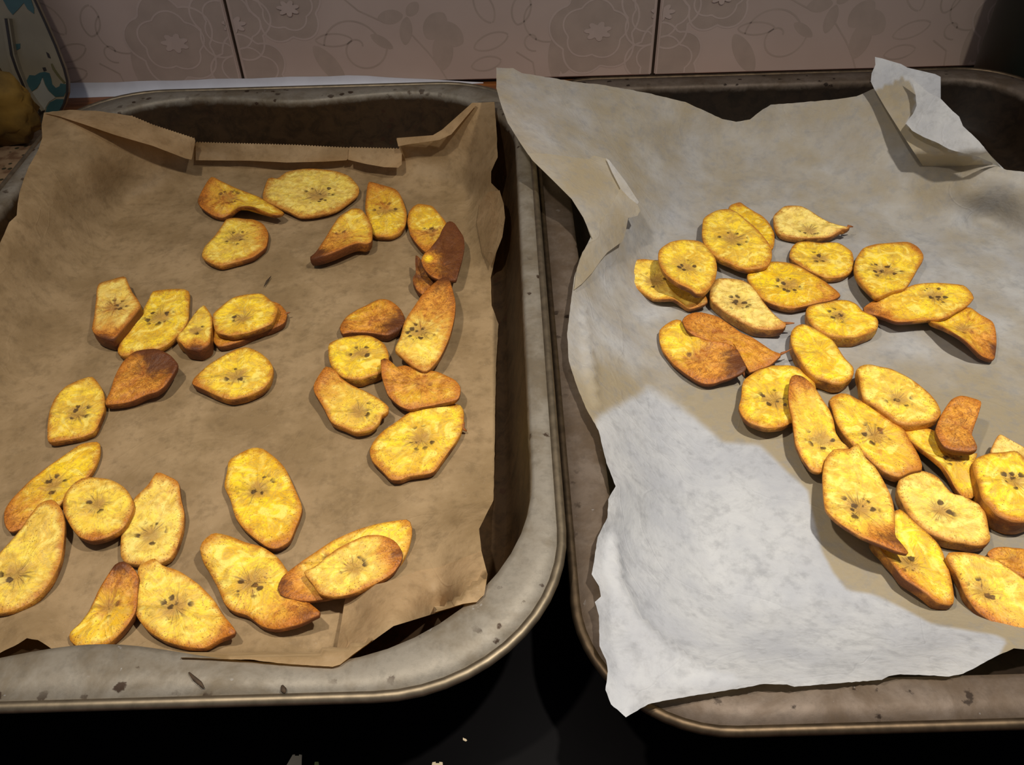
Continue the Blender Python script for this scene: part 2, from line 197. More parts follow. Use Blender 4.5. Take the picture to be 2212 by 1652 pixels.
 ('R', (1857,1098), 7, 3, 0.1, (0.2,0.8), 0.3, [(1778,1024),(1783,996),(1792,980),(1806,969),(1836,969),(1852,957,2),(1859,964),(1870,987),(1889,1006),(1907,1033),(1921,1061),(1930,1088),(1934,1121),(1935,1157,2),(1962,1192,3),(1939,1190,4),(1910,1178,5),(1884,1167,5),(1857,1155,5),(1831,1139,5),(1806,1121,4),(1785,1098,3),(1780,1065,1)], 'large yellow plantain chip with a brown curled pointed tail, on top of the scoop-edged chip', None),
 ('R', (2031,1100), 0, 6, 0.07, (0,0.4), 0.5, [(1942,1040),(1949,1026),(1967,1017),(1985,1015),(2008,1019),(2027,1029),(2041,1047),(2059,1065),(2082,1070),(2105,1082),(2121,1091),(2130,1111),(2137,1141),(2140,1162),(2128,1174),(2105,1176),(2082,1171),(2054,1167),(2025,1157),(1997,1141),(1967,1114),(1949,1082),(1939,1059)], 'pale yellow waisted plantain chip with a notched edge, in front of the twisted arched chip', None),
 ('R', (1966,1221), 0, 6, 0.2, (-0.3,0.6), 0.1, [(1934,1102),(1944,1099),(1956,1107),(1977,1127),(2001,1147),(2022,1168),(2036,1188),(2043,1207),(2052,1235),(2058,1264),(2061,1295),(2054,1305),(2026,1299,1),(2005,1282,2),(1977,1262,2),(1950,1243,2),(1930,1217,2),(1915,1201,2),(1903,1186,2),(1883,1162,1),(1903,1131)], 'yellow plantain chip with an orange scoop edge, under the brown-tailed chip', None),
 ('R', (2126,1276), 1, 5, 0.26, (-0.2,0.7), 0.3, [(2046,1201,3),(2052,1192,3),(2073,1191,2),(2103,1194,1),(2132,1201),(2160,1211),(2185,1227),(2210,1246),(2240,1274),(2261,1315),(2257,1352),(2230,1370),(2199,1368),(2169,1356),(2138,1337),(2113,1319),(2097,1299),(2083,1278),(2073,1252),(2060,1227,2)], 'largest yellow plantain chip with an orange front edge, foremost on the white paper', None),
 ('R', (2191,1207), 0, 3, 0.56, (0,0), 0, [(2134,1194),(2148,1182),(2169,1180),(2193,1182),(2212,1184),(2240,1194),(2254,1223),(2240,1254),(2210,1246),(2179,1231),(2148,1211)], 'orange-brown plantain chip mostly hidden behind the foremost yellow chip', None),
 ('R', (2192,1036), 0, 10, 0.16, (0,0.5), 0.1, [(2103,999),(2112,987),(2137,978),(2172,975),(2195,973),(2212,985),(2243,1015),(2261,1059),(2255,1105),(2220,1123),(2186,1121),(2158,1109),(2137,1088),(2123,1072),(2117,1047),(2107,1019)], 'very thick deep yellow plantain chip with a scorched base, leaning before the pale wedge', None),
 ('R', (2209,987), 0, 5, 0.02, (0,-0.2), 0.7, [(2160,937,4),(2186,950,4),(2212,964,3),(2243,983,2),(2255,1006),(2220,1013),(2174,996,1),(2142,976,2),(2146,960,3)], 'pale wedge-shaped plantain chip tucked behind the very thick yellow chip', None),
]
# ------------------------------------------------------------------ materials of the setting
def mat_tile():
    m, nt, out = new_mat('glazed_tile'); n = N(nt); p = n.geo()
    k = n.noise(p, 14, 3); k2 = n.noise(p, 160, 3)
    col = n.mix(n.step(k, 0.3, 0.7), lin(206, 184, 170), lin(216, 194, 180))
    nt.links.new(n.bsdf(col, 0.28, 0, n.bump(k2, 0.05, 0.0005)).outputs[0], out.inputs[0]); return m
def mat_worktop():
    m, nt, out = new_mat('oak_worktop'); n = N(nt); p = n.vmul(n.geo(), (1, 9, 1))
    k = n.noise(p, 22, 5, 0.6, 0.6)
    col = n.mix(n.step(k, 0.3, 0.75), lin(112, 62, 28), lin(168, 104, 52))
    nt.links.new(n.bsdf(col, 0.4, 0, n.bump(k, 0.1, 0.001)).outputs[0], out.inputs[0]); return m
def mat_paper(name, c_lo, c_hi, c_tan, trans, tcol):
    m, nt, out = new_mat(name); n = N(nt); p = n.geo()
    a = n.noise(p, 38, 4, 0.6); b = n.noise(p, 420, 3, 0.6); f = n.noise(n.vmul(p, (1, 1, 1)), 1500, 2)
    base = n.mix(n.step(a, 0.32, 0.68), c_lo, c_hi)
    st = n.attr('tan_mask').outputs['Fac']
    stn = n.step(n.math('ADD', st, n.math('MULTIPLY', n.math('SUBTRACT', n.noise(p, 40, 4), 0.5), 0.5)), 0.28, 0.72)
    base = n.mix(stn, base, c_tan)
    base = n.mix(n.math('MULTIPLY', n.step(n.noise(p, 190, 4, 0.65), 0.46, 0.72), 0.38), base, tuple(x * 0.55 for x in c_lo))
    base = n.mix(n.math('MULTIPLY', n.step(n.noise(p, 75, 5, 0.7, 0.5), 0.52, 0.74), 0.3), base, tuple(x * 0.5 for x in c_lo))
    base = n.mix(n.math('MULTIPLY', n.step(f, 0.62, 0.8), 0.10), base, (0.9, 0.88, 0.82))
    crease = n.math('MULTIPLY', n.step(n.math('ABSOLUTE', n.math('SUBTRACT', n.noise(p, 17, 3, 0.5, 1.2), 0.5)), 0.015, 0.0), 0.13)
    h = n.math('ADD', n.math('ADD', n.math('MULTIPLY', a, 2.0), n.math('MULTIPLY', b, 0.35)), crease)
    nor = n.bump(h, 0.35, 0.0016)
    bs = n.bsdf(base, 0.55, 0, nor, 0.25)
    tr = nt.nodes.new('ShaderNodeBsdfTranslucent'); tr.inputs[0].default_value = (*tcol, 1)
    nt.links.new(nor, tr.inputs['Normal'])
    mx = nt.nodes.new('ShaderNodeMixShader'); mx.inputs[0].default_value = trans
    nt.links.new(bs.outputs[0], mx.inputs[1]); nt.links.new(tr.outputs[0], mx.inputs[2]); nt.links.new(mx.outputs[0], out.inputs[0])
    return m
def mat_pan(name, c_rim, c_in, spot, z_rim, metal):
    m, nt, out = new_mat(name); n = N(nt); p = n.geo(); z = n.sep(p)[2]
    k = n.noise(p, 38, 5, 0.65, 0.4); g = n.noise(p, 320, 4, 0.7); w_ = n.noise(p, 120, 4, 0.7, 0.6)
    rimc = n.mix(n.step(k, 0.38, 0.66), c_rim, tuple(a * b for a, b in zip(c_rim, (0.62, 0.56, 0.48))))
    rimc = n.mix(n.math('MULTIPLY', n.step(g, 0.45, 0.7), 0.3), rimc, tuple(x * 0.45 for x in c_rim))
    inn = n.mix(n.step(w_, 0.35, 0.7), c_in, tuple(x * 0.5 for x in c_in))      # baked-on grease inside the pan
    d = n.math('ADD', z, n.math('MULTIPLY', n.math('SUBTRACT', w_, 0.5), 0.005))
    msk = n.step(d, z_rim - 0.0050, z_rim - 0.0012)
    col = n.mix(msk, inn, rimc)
    sp = n.step(n.math('ADD', n.voronoi(p, 150), n.math('MULTIPLY', n.noise(p, 170, 4, 0.7), 1.0)), 0.74, 0.63)
    sp = n.math('MULTIPLY', sp, n.step(n.noise(p, 30, 2), 0.42, 0.6))
    col = n.mix(n.math('MULTIPLY', sp, 0.9), col, spot)
    fl = n.math('MULTIPLY', n.math('MULTIPLY', n.step(n.noise(p, 210, 3, 0.6), 0.68, 0.72), msk), n.step(k, 0.5, 0.62))
    col = n.mix(n.math('MULTIPLY', fl, 0.5), col, lin(176, 176, 178))           # bright scratches in the coating
    ro = n.math('ADD', 0.45, n.math('MULTIPLY', k, 0.25))
    nt.links.new(n.bsdf(col, ro, n.math('MULTIPLY', msk, metal), n.bump(g, 0.12, 0.0006), 0.16).outputs[0], out.inputs[0]); return m
def mat_chip():
    m, nt, out = new_mat('fried_plantain'); n = N(nt)
    uv = n.attr('luv').outputs['Vector']; t = n.attr('tone').outputs['Color']; ts = n.sep(t)
    sh = n.attr('shape').outputs['Color']; ss = n.sep(sh)
    edge, brown, pale = ts[0], ts[1], ts[2]; ang, core, side = ss[0], ss[1], ss[2]
    u = n.sep(uv)
    big = n.noise(uv, 1.1, 4, 0.55, 0.8); med = n.noise(uv, 3.2, 4, 0.6, 0.4); fin = n.noise(uv, 14, 3, 0.6)
    # radial streaks of the flesh around the core
    pol = n.comb(n.math('MULTIPLY', n.math('SINE', ang), 2.2), n.math('MULTIPLY', n.math('COSINE', ang), 2.2), n.math('ADD', u[2], n.math('MULTIPLY', core, 0.5)))
    rad = n.noise(pol, 2.4, 4, 0.6, 0.9)
    col = n.mix(n.step(big, 0.40, 0.60), lin(222, 172, 24), lin(248, 208, 26))
    marb = n.noise(uv, 0.95, 4, 0.5, 2.2)                        # marbled cream and olive folds
    col = n.mix(n.math('MULTIPLY', n.step(marb, 0.52, 0.64), 0.75), col, lin(246, 222, 108))
    col = n.mix(n.math('MULTIPLY', n.step(n.math('ABSOLUTE', n.math('SUBTRACT', marb, 0.45)), 0.05, 0.0), 0.55), col, lin(182, 150, 66))
    col = n.mix(n.math('MULTIPLY', n.step(rad, 0.50, 0.74), 0.45), col, lin(244, 220, 110))
    col = n.mix(n.math('MULTIPLY', n.step(med, 0.52, 0.66), 0.5), col, lin(184, 148, 58))
    col = n.mix(n.math('MULTIPLY', pale, 0.72), col, n.mix(n.step(med, 0.4, 0.66), lin(246, 226, 146), lin(206, 178, 104)))
    col = n.mix(n.math('MULTIPLY', n.step(fin, 0.58, 0.74), 0.4), col, lin(150, 112, 44))
    # core: tan fibres with dark seeds in a ring
    cm = n.step(n.math('ADD', core, n.math('MULTIPLY', n.math('SUBTRACT', med, 0.5), 0.5)), 0.36, 0.10)
    col = n.mix(n.math('MULTIPLY', cm, 0.75), col, lin(172, 128, 68))
    seedn = n.step(n.math('ADD', n.voronoi(uv, 2.6), n.math('MULTIPLY', n.noise(uv, 8, 3), 0.4)), 0.58, 0.46)
    ring = n.math('MULTIPLY', n.step(core, 0.44, 0.28), n.step(core, 0.02, 0.08))
    col = n.mix(n.math('MULTIPLY', n.math('MULTIPLY', seedn, ring), 0.9), col, lin(66, 46, 26))
    strk = n.math('MULTIPLY', n.step(rad, 0.54, 0.64), n.step(core, 0.55, 0.18))
    col = n.mix(n.math('MULTIPLY', strk, 0.75), col, lin(104, 76, 36))
    # browning
    bn = n.math('ADD', brown, n.math('MULTIPLY', n.math('SUBTRACT', big, 0.5), 0.7))
    bn = n.math('ADD', bn, n.math('MULTIPLY', n.math('SUBTRACT', rad, 0.5), 0.35))
    col = n.mix(n.math('MULTIPLY', n.step(bn, 0.30, 0.64), 0.9), col, n.mix(n.step(med, 0.35, 0.65), lin(172, 98, 30), lin(220, 150, 58)))
    en = n.math('ADD', edge, n.math('ADD', n.math('MULTIPLY', n.math('SUBTRACT', med, 0.5), 0.26), n.math('MULTIPLY', brown, 0.12)))
    col = n.mix(n.math('MULTIPLY', n.step(en, 0.82, 1.04), 0.85), col, n.mix(fin, lin(140, 70, 20), lin(206, 128, 40)))
    vein = n.step(n.math('ABSOLUTE', n.math('SUBTRACT', n.noise(uv, 2.2, 5, 0.65, 1.8), 0.5)), 0.05, 0.0)
    col = n.mix(n.math('MULTIPLY', n.math('MULTIPLY', vein, n.step(bn, 0.35, 0.75)), 0.65), col, lin(104, 54, 22))
    dk = n.step(n.math('ADD', bn, n.math('MULTIPLY', n.math('SUBTRACT', med, 0.5), 0.4)), 0.70, 1.05)
    col = n.mix(n.math('MULTIPLY', dk, 0.93), col, n.mix(med, lin(56, 28, 14), lin(104, 56, 28)))
    # toasted specks
    spk = n.step(n.math('ADD', n.voronoi(uv, 11), n.math('MULTIPLY', n.noise(uv, 20, 2), 0.3)), 0.46, 0.30)
    dens = n.math('MULTIPLY', n.step(n.math('ADD', n.noise(uv, 2.2, 3), n.math('MULTIPLY', n.math('ADD', brown, n.step(edge, 0.6, 1.0)), 0.24)), 0.50, 0.76), 0.7)
    col = n.mix(n.math('MULTIPLY', spk, dens), col, lin(112, 66, 28))
    # scorched skin side
    sc = n.math('MULTIPLY', side, n.step(n.math('ADD', n.noise(uv, 1.3, 3), n.math('MULTIPLY', brown, 0.5)), 0.46, 0.78))
    col = n.mix(n.math('MULTIPLY', sc, 0.85), col, lin(92, 48, 24))
    h = n.math('ADD', n.math('MULTIPLY', med, 1.0), n.math('ADD', n.math('MULTIPLY', rad, 1.2), n.math('MULTIPLY', fin, 0.25)))
    b = n.bsdf(col, 0.52, 0, n.bump(h, 0.5, 0.0012), 0.35)
    b.inputs['Subsurface Weight'].default_value = 0.06; b.inputs['Subsurface Scale'].default_value = 0.002
    b.inputs['Subsurface Radius'].default_value = (1, 0.6, 0.2)
    nt.links.new(b.outputs[0], out.inputs[0]); return m

M_TILE = mat_tile(); M_WORK = mat_worktop()
M_PRINT = simple('floral_print_dark', (193, 173, 158), 0.3, var=0.06); M_PRINT2 = simple('floral_print_light', (212, 191, 178), 0.3, var=0.05)
M_GROUT = simple('grout', (66, 50, 36), 0.9, var=0.2); M_CAULK = simple('white_sealant', (236, 237, 244), 0.45, var=0.05)
M_HOB = simple('black_glass', (7, 6, 7), 0.45, var=0.1, spec=0.05)
M_BROWNP = mat_paper('brown_parchment', lin(156, 130, 94), lin(184, 156, 118), lin(132, 102, 64), 0.34, lin(200, 150, 76))
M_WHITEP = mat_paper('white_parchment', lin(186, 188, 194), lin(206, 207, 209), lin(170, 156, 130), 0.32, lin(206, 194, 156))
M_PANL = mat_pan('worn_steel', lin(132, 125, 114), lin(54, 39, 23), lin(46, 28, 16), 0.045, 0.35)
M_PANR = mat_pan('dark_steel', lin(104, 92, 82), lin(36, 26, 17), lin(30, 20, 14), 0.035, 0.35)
M_RIML = simple('bare_steel', (120, 108, 90), 0.5, 0.9, 0.2, 200); M_RIMR = simple('tarnished_steel', (84, 70, 54), 0.5, 0.9, 0.25, 200)
M_CHIP = mat_chip()
M_SHRED = simple('dried_peel', (140, 82, 36), 0.7, var=0.3, scale=400)
M_CHAR = simple('charred_peel', (56, 40, 22), 0.8, var=0.3, scale=400)

# ------------------------------------------------------------------ setting: wall of tiles, worktop, hob
WY, TW, TH, G0, GAP = 0.6155, 0.3014, 0.30, 0.0005, 0.0022
def box(name, x0, x1, y0, y1, z0, z1, mat, parent=None, bev=0.0):
    bm = bmesh.new(); bmesh.ops.create_cube(bm, size=1)
    for v in bm.verts:
        v.co = ((x0 + x1) / 2 + v.co.x * (x1 - x0), (y0 + y1) / 2 + v.co.y * (y1 - y0), (z0 + z1) / 2 + v.co.z * (z1 - z0))
    if bev: bmesh.ops.bevel(bm, geom=bm.edges[:], offset=bev, segments=2, affect='EDGES')
    me = bpy.data.meshes.new(name); bm.to_mesh(me); bm.free(); me.materials.append(mat)
    o = bpy.data.objects.new(name, me); COL.objects.link(o)
    if parent: o.parent = parent
    return o
wall = box('wall_back', -0.85, 0.95, WY + 0.003, WY + 0.06, -0.02, 0.72, M_GROUT); wall['kind'] = 'structure'
wall['label'] = 'dark grout wall behind the beige floral tiles'
# printed flowers, leaves and scrolls, one raised film thick (0.15 mm), shared by all tiles
def ribbon(V, F, pts, wd, closed=False):
    pts = np.asarray(pts, float); k = len(pts); s = len(V)
    for i in range(k):
        a = pts[i - 1] if (i or closed) else pts[i]; b = pts[(i + 1) % k] if (i < k - 1 or closed) else pts[i]
        d = b - a; d = d / (np.linalg.norm(d) + 1e-9); nrm = np.array([-d[1], d[0]]) * wd / 2
        V.append(np.r_[pts[i] + nrm, 4e-5]); V.append(np.r_[pts[i] - nrm, 4e-5])
    for i in range(k if closed else k - 1):
        j = (i + 1) % k; F.append((s + 2 * i, s + 2 * i + 1, s + 2 * j + 1, s + 2 * j))
def blob(V, F, pts):
    s = len(V); V.extend(np.c_[np.asarray(pts, float), np.full(len(pts), 1.5e-6 * len(F))]); F.append(tuple(range(s, s + len(pts))))
def petal_ring(cx, cz, r, nlob, amp, ph, sq=1.0, k=72):
    a = np.linspace(0, 2 * np.pi, k, endpoint=False); rr = r * (1 + amp * np.abs(np.sin(nlob * a / 2 + ph)) - amp / 2)
    return np.stack([cx + rr * np.cos(a), cz + rr * sq * np.sin(a)], 1)
def leaf(cx, cz, L, W, ang, k=16):
    t = np.linspace(0, np.pi, k); top = np.stack([np.cos(t) * L / 2, np.sin(t) ** 1.3 * W / 2], 1)
    p = np.concatenate([top, np.stack([-top[1:-1, 0], -top[1:-1, 1]], 1)]); c, s = math.cos(ang), math.sin(ang)
    return np.stack([cx + p[:, 0] * c - p[:, 1] * s, cz + p[:, 0] * s + p[:, 1] * c], 1)
def spiral(cx, cz, r0, r1, a0, a1, k=40):
    a = np.linspace(a0, a1, k); r = np.linspace(r0, r1, k); return np.stack([cx + r * np.cos(a), cz + r * np.sin(a)], 1)
DV, DF, LV, LF = [], [], [], []
for (cx, cz, r, ph) in [(-0.045, 0.034, 0.030, 0.3), (0.000, 0.046, 0.026, 1.1), (0.040, 0.056, 0.024, 0.6), (0.006, 0.010, 0.026, 0.2), (-0.15 + 0.02, 0.13, 0.032, 0.5), (0.1, 0.18, 0.034, 1.4), (-0.06, 0.22, 0.034, 0.1)]:
    for sx in (0, TW):                                     # a flower cut by the tile edge goes on in the next tile
        X = cx + sx
        if not (-0.03 < X < TW + 0.03): continue
        blob(DV, DF, petal_ring(X, cz, r * 0.96, 5, 0.24, ph))
        ribbon(LV, LF, petal_ring(X, cz, r * 0.98, 5, 0.24, ph), 0.0014, True)
        ribbon(LV, LF, petal_ring(X, cz, r * 0.72, 5, 0.20, ph + 0.7, 0.9), 0.0012, True)
        blob(LV, LF, petal_ring(X + 0.002, cz - 0.001, r * 0.26, 7, 0.6, ph, 0.7, 42))
for (cx, cz, L, W, a) in [(0.112, 0.047, 0.018, 0.010, 0.1), (0.122, 0.037, 0.020, 0.009, 1.4), (0.143, 0.040, 0.022, 0.016, 0.9), (0.152, 0.034, 0.024, 0.017, -0.6), (0.147, 0.022, 0.028, 0.015, 1.5),
                          (0.104, 0.030, 0.018, 0.007, -0.6), (0.064, 0.014, 0.034, 0.013, -1.0), (0.240, 0.022, 0.040, 0.014, 1.25), (0.228, 0.014, 0.034, 0.010, 1.6), (0.128, 0.052, 0.012, 0.008, 0.8), (0.05, 0.11, 0.04, 0.014, 0.6), (0.2, 0.12, 0.04, 0.015, 2.2)]:
    blob(DV, DF, leaf(cx, cz, L, W, a))
for pts, wd in [(spiral(0.088, 0.026, 0.002, 0.020, 0.5, 6.5), 0.0012), (spiral(0.080, 0.024, 0.018, 0.024, 2.9, 0.2), 0.0012), (leaf(0.182, 0.028, 0.026, 0.011, 0.35), 0.0011), (leaf(0.178, 0.012, 0.022, 0.010, 0.2), 0.0011),
                (leaf(0.178, 0.052, 0.024, 0.012, -1.1), 0.0012), (leaf(0.204, 0.050, 0.022, 0.013, 1.3), 0.0012), (spiral(0.212, 0.028, 0.002, 0.008, 0.0, 5.0), 0.0011),
                (np.array([[0.126, 0.034], [0.136, 0.022], [0.143, 0.012], [0.149, 0.0]]), 0.0011), (np.array([[0.106, 0.044], [0.09, 0.052], [0.075, 0.066], [0.07, 0.09]]), 0.0011), (leaf(0.070, 0.032, 0.026, 0.009, 0.0), 0.0011),
                (np.array([[0.20, 0.02], [0.212, 0.012], [0.214, 0.0]]), 0.0011), (spiral(0.22, 0.045, 0.012, 0.02, 2.4, 5.4), 0.0011)]:
    ribbon(DV, DF, pts, wd)
def clip_print(V, F, name, mat, lift):
    bm = bmesh.new(); vs_ = [bm.verts.new((v[0], -lift - v[2], v[1])) for v in V]
    for f in F:
        try: bm.faces.new([vs_[i] for i in f])
        except ValueError: pass
    lo, hi = 0.002, TW - GAP - 0.002
    for co, no in [((lo, 0, 0), (-1, 0, 0)), ((hi, 0, 0), (1, 0, 0)), ((0, 0, 0.001), (0, 0, -1))]:
        bmesh.ops.bisect_plane(bm, geom=bm.verts[:] + bm.edges[:] + bm.faces[:], plane_co=co, plane_no=no, clear_outer=True)
    bmesh.ops.triangulate(bm, faces=bm.faces[:])
    bmesh.ops.recalc_face_normals(bm, faces=bm.faces[:])
    me = bpy.data.meshes.new(name); bm.to_mesh(me); bm.free(); me.materials.append(mat); return me
me_d = clip_print(DV, DF, 'floral_print', M_PRINT, 0.00004); me_l = clip_print(LV, LF, 'petal_outline', M_PRINT2, 0.0001)
tile0 = None
GX = [-0.1913 + TW * i for i in range(-2, 4)]
for row in range(2):
    for i, gx in enumerate(GX):
        if tile0 is None:
            tile0 = box('tile', 0, TW - GAP, 0, 0.006, 0, TH - GAP, M_TILE, wall, 0.0008); t = tile0
        else:
            t = tile0.copy(); COL.objects.link(t)
        t.location = (gx + GAP / 2, WY, G0 + row * TH)
        if row == 0:
            for me_, nm in ((me_d, 'floral_print'), (me_l, 'petal_outline')):
                o = bpy.data.objects.new(nm, me_); COL.objects.link(o); o.parent = t
# sealant bead: quarter-round along the foot of the wall
V, F = [], []
xs = np.linspace(-0.85, -0.015, 60)
for i, x in enumerate(xs):
    wob = 0.0003 * math.sin(i * 1.7); tp = min(1.0, (xs[-1] - x) / 0.10 + 0.05)   # the bead thins out
    for a in np.linspace(0, math.pi / 2, 6):
        V.append((x, WY - 0.0002 - (0.006 + wob) * tp * (1 - math.sin(a)), -0.0019 + (0.0085 + wob) * tp * (1 - math.cos(a))))
for i in range(len(xs) - 1):
    for j in range(5): F.append((i * 6 + j, i * 6 + j + 1, (i + 1) * 6 + j + 1, (i + 1) * 6 + j))
bead = mesh_obj('trim_1', V, F, M_CAULK); bead['kind'] = 'structure'; bead['label'] = 'white sealant bead along the foot of the tiles'
fl = box('floor', -1.2, 1.2, -1.4, WY + 0.06, -0.94, -0.92, M_GROUT); fl['kind'] = 'structure'; fl['label'] = 'dark kitchen floor below the worktop'
wt = box('worktop', -0.85, 0.95, -0.25, WY + 0.002, -0.04, -0.002, M_WORK)
tag(wt, 'reddish brown wooden worktop under the trays, meeting the tiled wall', 'worktop')
hob = empty('hob', (0.07, 0.27, -0.002)); tag(hob, 'black glass hob plate beneath the two baking trays with pale printed marks', 'hob')
g = box('glass_plate', -0.30, 0.36, -0.26, 0.26, 0, 0.002, M_HOB, hob, 0.0008)
M_MARK = simple('pale_print', (206, 186, 154), 0.6, var=0.08); M_MARKG = simple('green_print', (140, 146, 86), 0.6, var=0.08)
def mark(px, mat):
    P = at_z(np.array([p[0] for p in px]), np.array([p[1] for p in px]), 0.00025)
    top = rel(P, hob); k = len(top); bot = [v - np.array([0, 0, 0.0002]) for v in top]
    mesh_obj('control_mark', top + bot, [tuple(range(k))[::-1]] + [(i, (i + 1) % k, k + (i + 1) % k, k + i) for i in range(k)], mat, hob, False)
mark([(632, 1630), (637, 1629), (637, 1632), (646, 1632), (646, 1629), (652, 1630), (650, 1690), (600, 1690), (618, 1654)], M_MARK)
mark([(934, 1646), (941, 1645), (941, 1648), (949, 1648), (949, 1645), (956, 1646), (960, 1690), (925, 1690)], M_MARK)
mark([(680, 1645), (688, 1645), (689, 1652), (684, 1655), (679, 1651)], M_MARKG)
mark([(1000, 1593), (1007, 1596), (1009, 1599), (1006, 1601), (1000, 1598)], M_MARK)

# ------------------------------------------------------------------ baking trays
def rrect(x0, x1, y0, y1, r, k=14):
    pts = []
    for (cx, cy, a0) in [(x1 - r, y1 - r, 0), (x0 + r, y1 - r, 90), (x0 + r, y0 + r, 180), (x1 - r, y0 + r, 270)]:
        for a in np.linspace(a0, a0 + 90, k): pts.append((cx + r * math.cos(math.radians(a)), cy + r * math.sin(math.radians(a))))
    P = np.array(pts); out = []                            # add points along the straight runs
    for i in range(len(P)):
        out.append(P[i]); nx = P[(i + 1) % len(P)]
        if (i + 1) % k == 0:
            for t in np.linspace(0, 1, 26)[1:-1]: out.append(P[i] * (1 - t) + nx * t)
    return np.array(out)
class Tray:
    def __init__(s, outer, r, inner, ri, floor, rf, zr, zf, bulge):
        s.outer, s.r, s.inner, s.ri, s.floor, s.rf, s.zr, s.zf, s.bulge = outer, r, inner, ri, floor, rf, zr, zf, bulge
    def sdf(s, X, Y):
        x0, x1, y0, y1 = s.floor; cx, cy = (x0 + x1) / 2, (y0 + y1) / 2
        qx = np.abs(X - cx) - (x1 - x0) / 2 + s.rf; qy = np.abs(Y - cy) - (y1 - y0) / 2 + s.rf
        return np.hypot(np.maximum(qx, 0), np.maximum(qy, 0)) + np.minimum(np.maximum(qx, qy), 0) - s.rf
    def surf(s, X, Y):
        run = s.inner[1] - s.floor[1]; d = s.sdf(X, Y)
        h = s.zf + np.clip(d / run, 0, 1) * (s.zr - s.zf); inside = d < (s.outer[1] - s.floor[1]) + 0.002
        return np.where(inside, h, 0.0)
    def drape(s, px, py, gap=0.0012):
        """height where a sheet lying on the pan is met by the line of sight"""
        px = np.asarray(px, float); py = np.asarray(py, float); res = np.full(px.shape, s.zf + gap); done = np.zeros(px.shape, bool)
        for z in np.arange(s.zr + gap, s.zf + gap, -0.0007):
            P = at_z(px, py, np.full(px.shape, z)); hit = (~done) & (z <= s.surf(P[..., 0], P[..., 1]) + gap)
            res[hit] = z; done |= hit
        return res
    def build(s, name, mb, mr, label):
        root = empty(name, ((s.outer[0] + s.outer[1]) / 2, (s.outer[2] + s.outer[3]) / 2, 0.0))
        tag(root, label, 'baking tray')
        O = rrect(*s.outer, s.r); I = rrect(*s.inner, s.ri); Fl = rrect(*s.floor, s.rf); n = len(O)
        if s.bulge:                                        # finger grips: the flange swells inwards mid-side at both short ends
            cx = (s.inner[0] + s.inner[1]) / 2
            for p in I:
                bmp = s.bulge * math.exp(-((p[0] - cx) / 0.036) ** 2)
                if p[1] < s.inner[2] + 0.004: p[1] += bmp
                if p[1] > s.inner[3] - 0.004: p[1] -= bmp
        L = lambda A, z: [np.array([a[0], a[1], z]) for a in A]
        mid = I * 0.45 + Fl * 0.55
        rings = [L(O, s.zr - 0.0004), L(O * 0.5 + I * 0.5, s.zr), L(O * 0.12 + I * 0.88, s.zr), L(I, s.zr - 0.0007), L(I * 0.96 + Fl * 0.04, s.zr - 0.0026), L(I * 0.88 + Fl * 0.12, s.zr - 0.007), L(mid, s.zf + 0.011),
                 L(I * 0.22 + Fl * 0.78, s.zf + 0.0035), L(Fl, s.zf + 0.0006)]
        c = np.array([(s.floor[0] + s.floor[1]) / 2, (s.floor[2] + s.floor[3]) / 2])
        for k in (0.93, 0.6, 0.25): rings.append(L(c + (Fl - c) * k, s.zf))
        V = [v for rg in rings for v in rg]; F = []
        for j in range(len(rings) - 1):
            for i in range(n):
                i2 = (i + 1) % n; F.append((j * n + i, (j + 1) * n + i, (j + 1) * n + i2, j * n + i2))
        F.append(tuple(range((len(rings) - 1) * n, len(rings) * n)))
        pan = mesh_obj('pan', rel(V, root), F, mb, root)
        sol = pan.modifiers.new('thickness', 'SOLIDIFY'); sol.thickness = 0.0010; sol.offset = -1
        if sum(p.normal.z * p.area for p in pan.data.polygons) < 0: pan.data.flip_normals()
        # rolled wire edge
        RV, RF, m = [], [], 8
        ct = np.array([(s.outer[0] + s.outer[1]) / 2, (s.outer[2] + s.outer[3]) / 2])
        for i in range(n):
            tg = O[(i + 1) % n] - O[i - 1]; tg /= np.linalg.norm(tg); nr = np.array([tg[1], -tg[0]])
            for a in range(m):
                t = 2 * math.pi * a / m; rr = 0.0017
                RV.append((O[i][0] + nr[0] * rr * math.cos(t), O[i][1] + nr[1] * rr * math.cos(t), s.zr - 0.0011 + rr * math.sin(t)))
        for i in range(n):
            for a in range(m):
                i2, a2 = (i + 1) % n, (a + 1) % m; RF.append((i * m + a, i * m + a2, i2 * m + a2, i2 * m + a))
        mesh_obj('rolled_rim', rel(RV, root), RF, mr, root)
        return root
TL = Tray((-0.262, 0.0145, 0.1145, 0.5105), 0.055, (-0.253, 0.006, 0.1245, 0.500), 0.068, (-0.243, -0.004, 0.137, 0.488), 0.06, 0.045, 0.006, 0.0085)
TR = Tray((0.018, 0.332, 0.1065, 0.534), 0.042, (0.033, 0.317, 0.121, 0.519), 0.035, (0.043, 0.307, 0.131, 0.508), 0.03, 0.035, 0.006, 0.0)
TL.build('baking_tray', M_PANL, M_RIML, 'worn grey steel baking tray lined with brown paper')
TR.build('baking_tray', M_PANR, M_RIMR, 'dark tarnished steel baking tray lined with white paper')

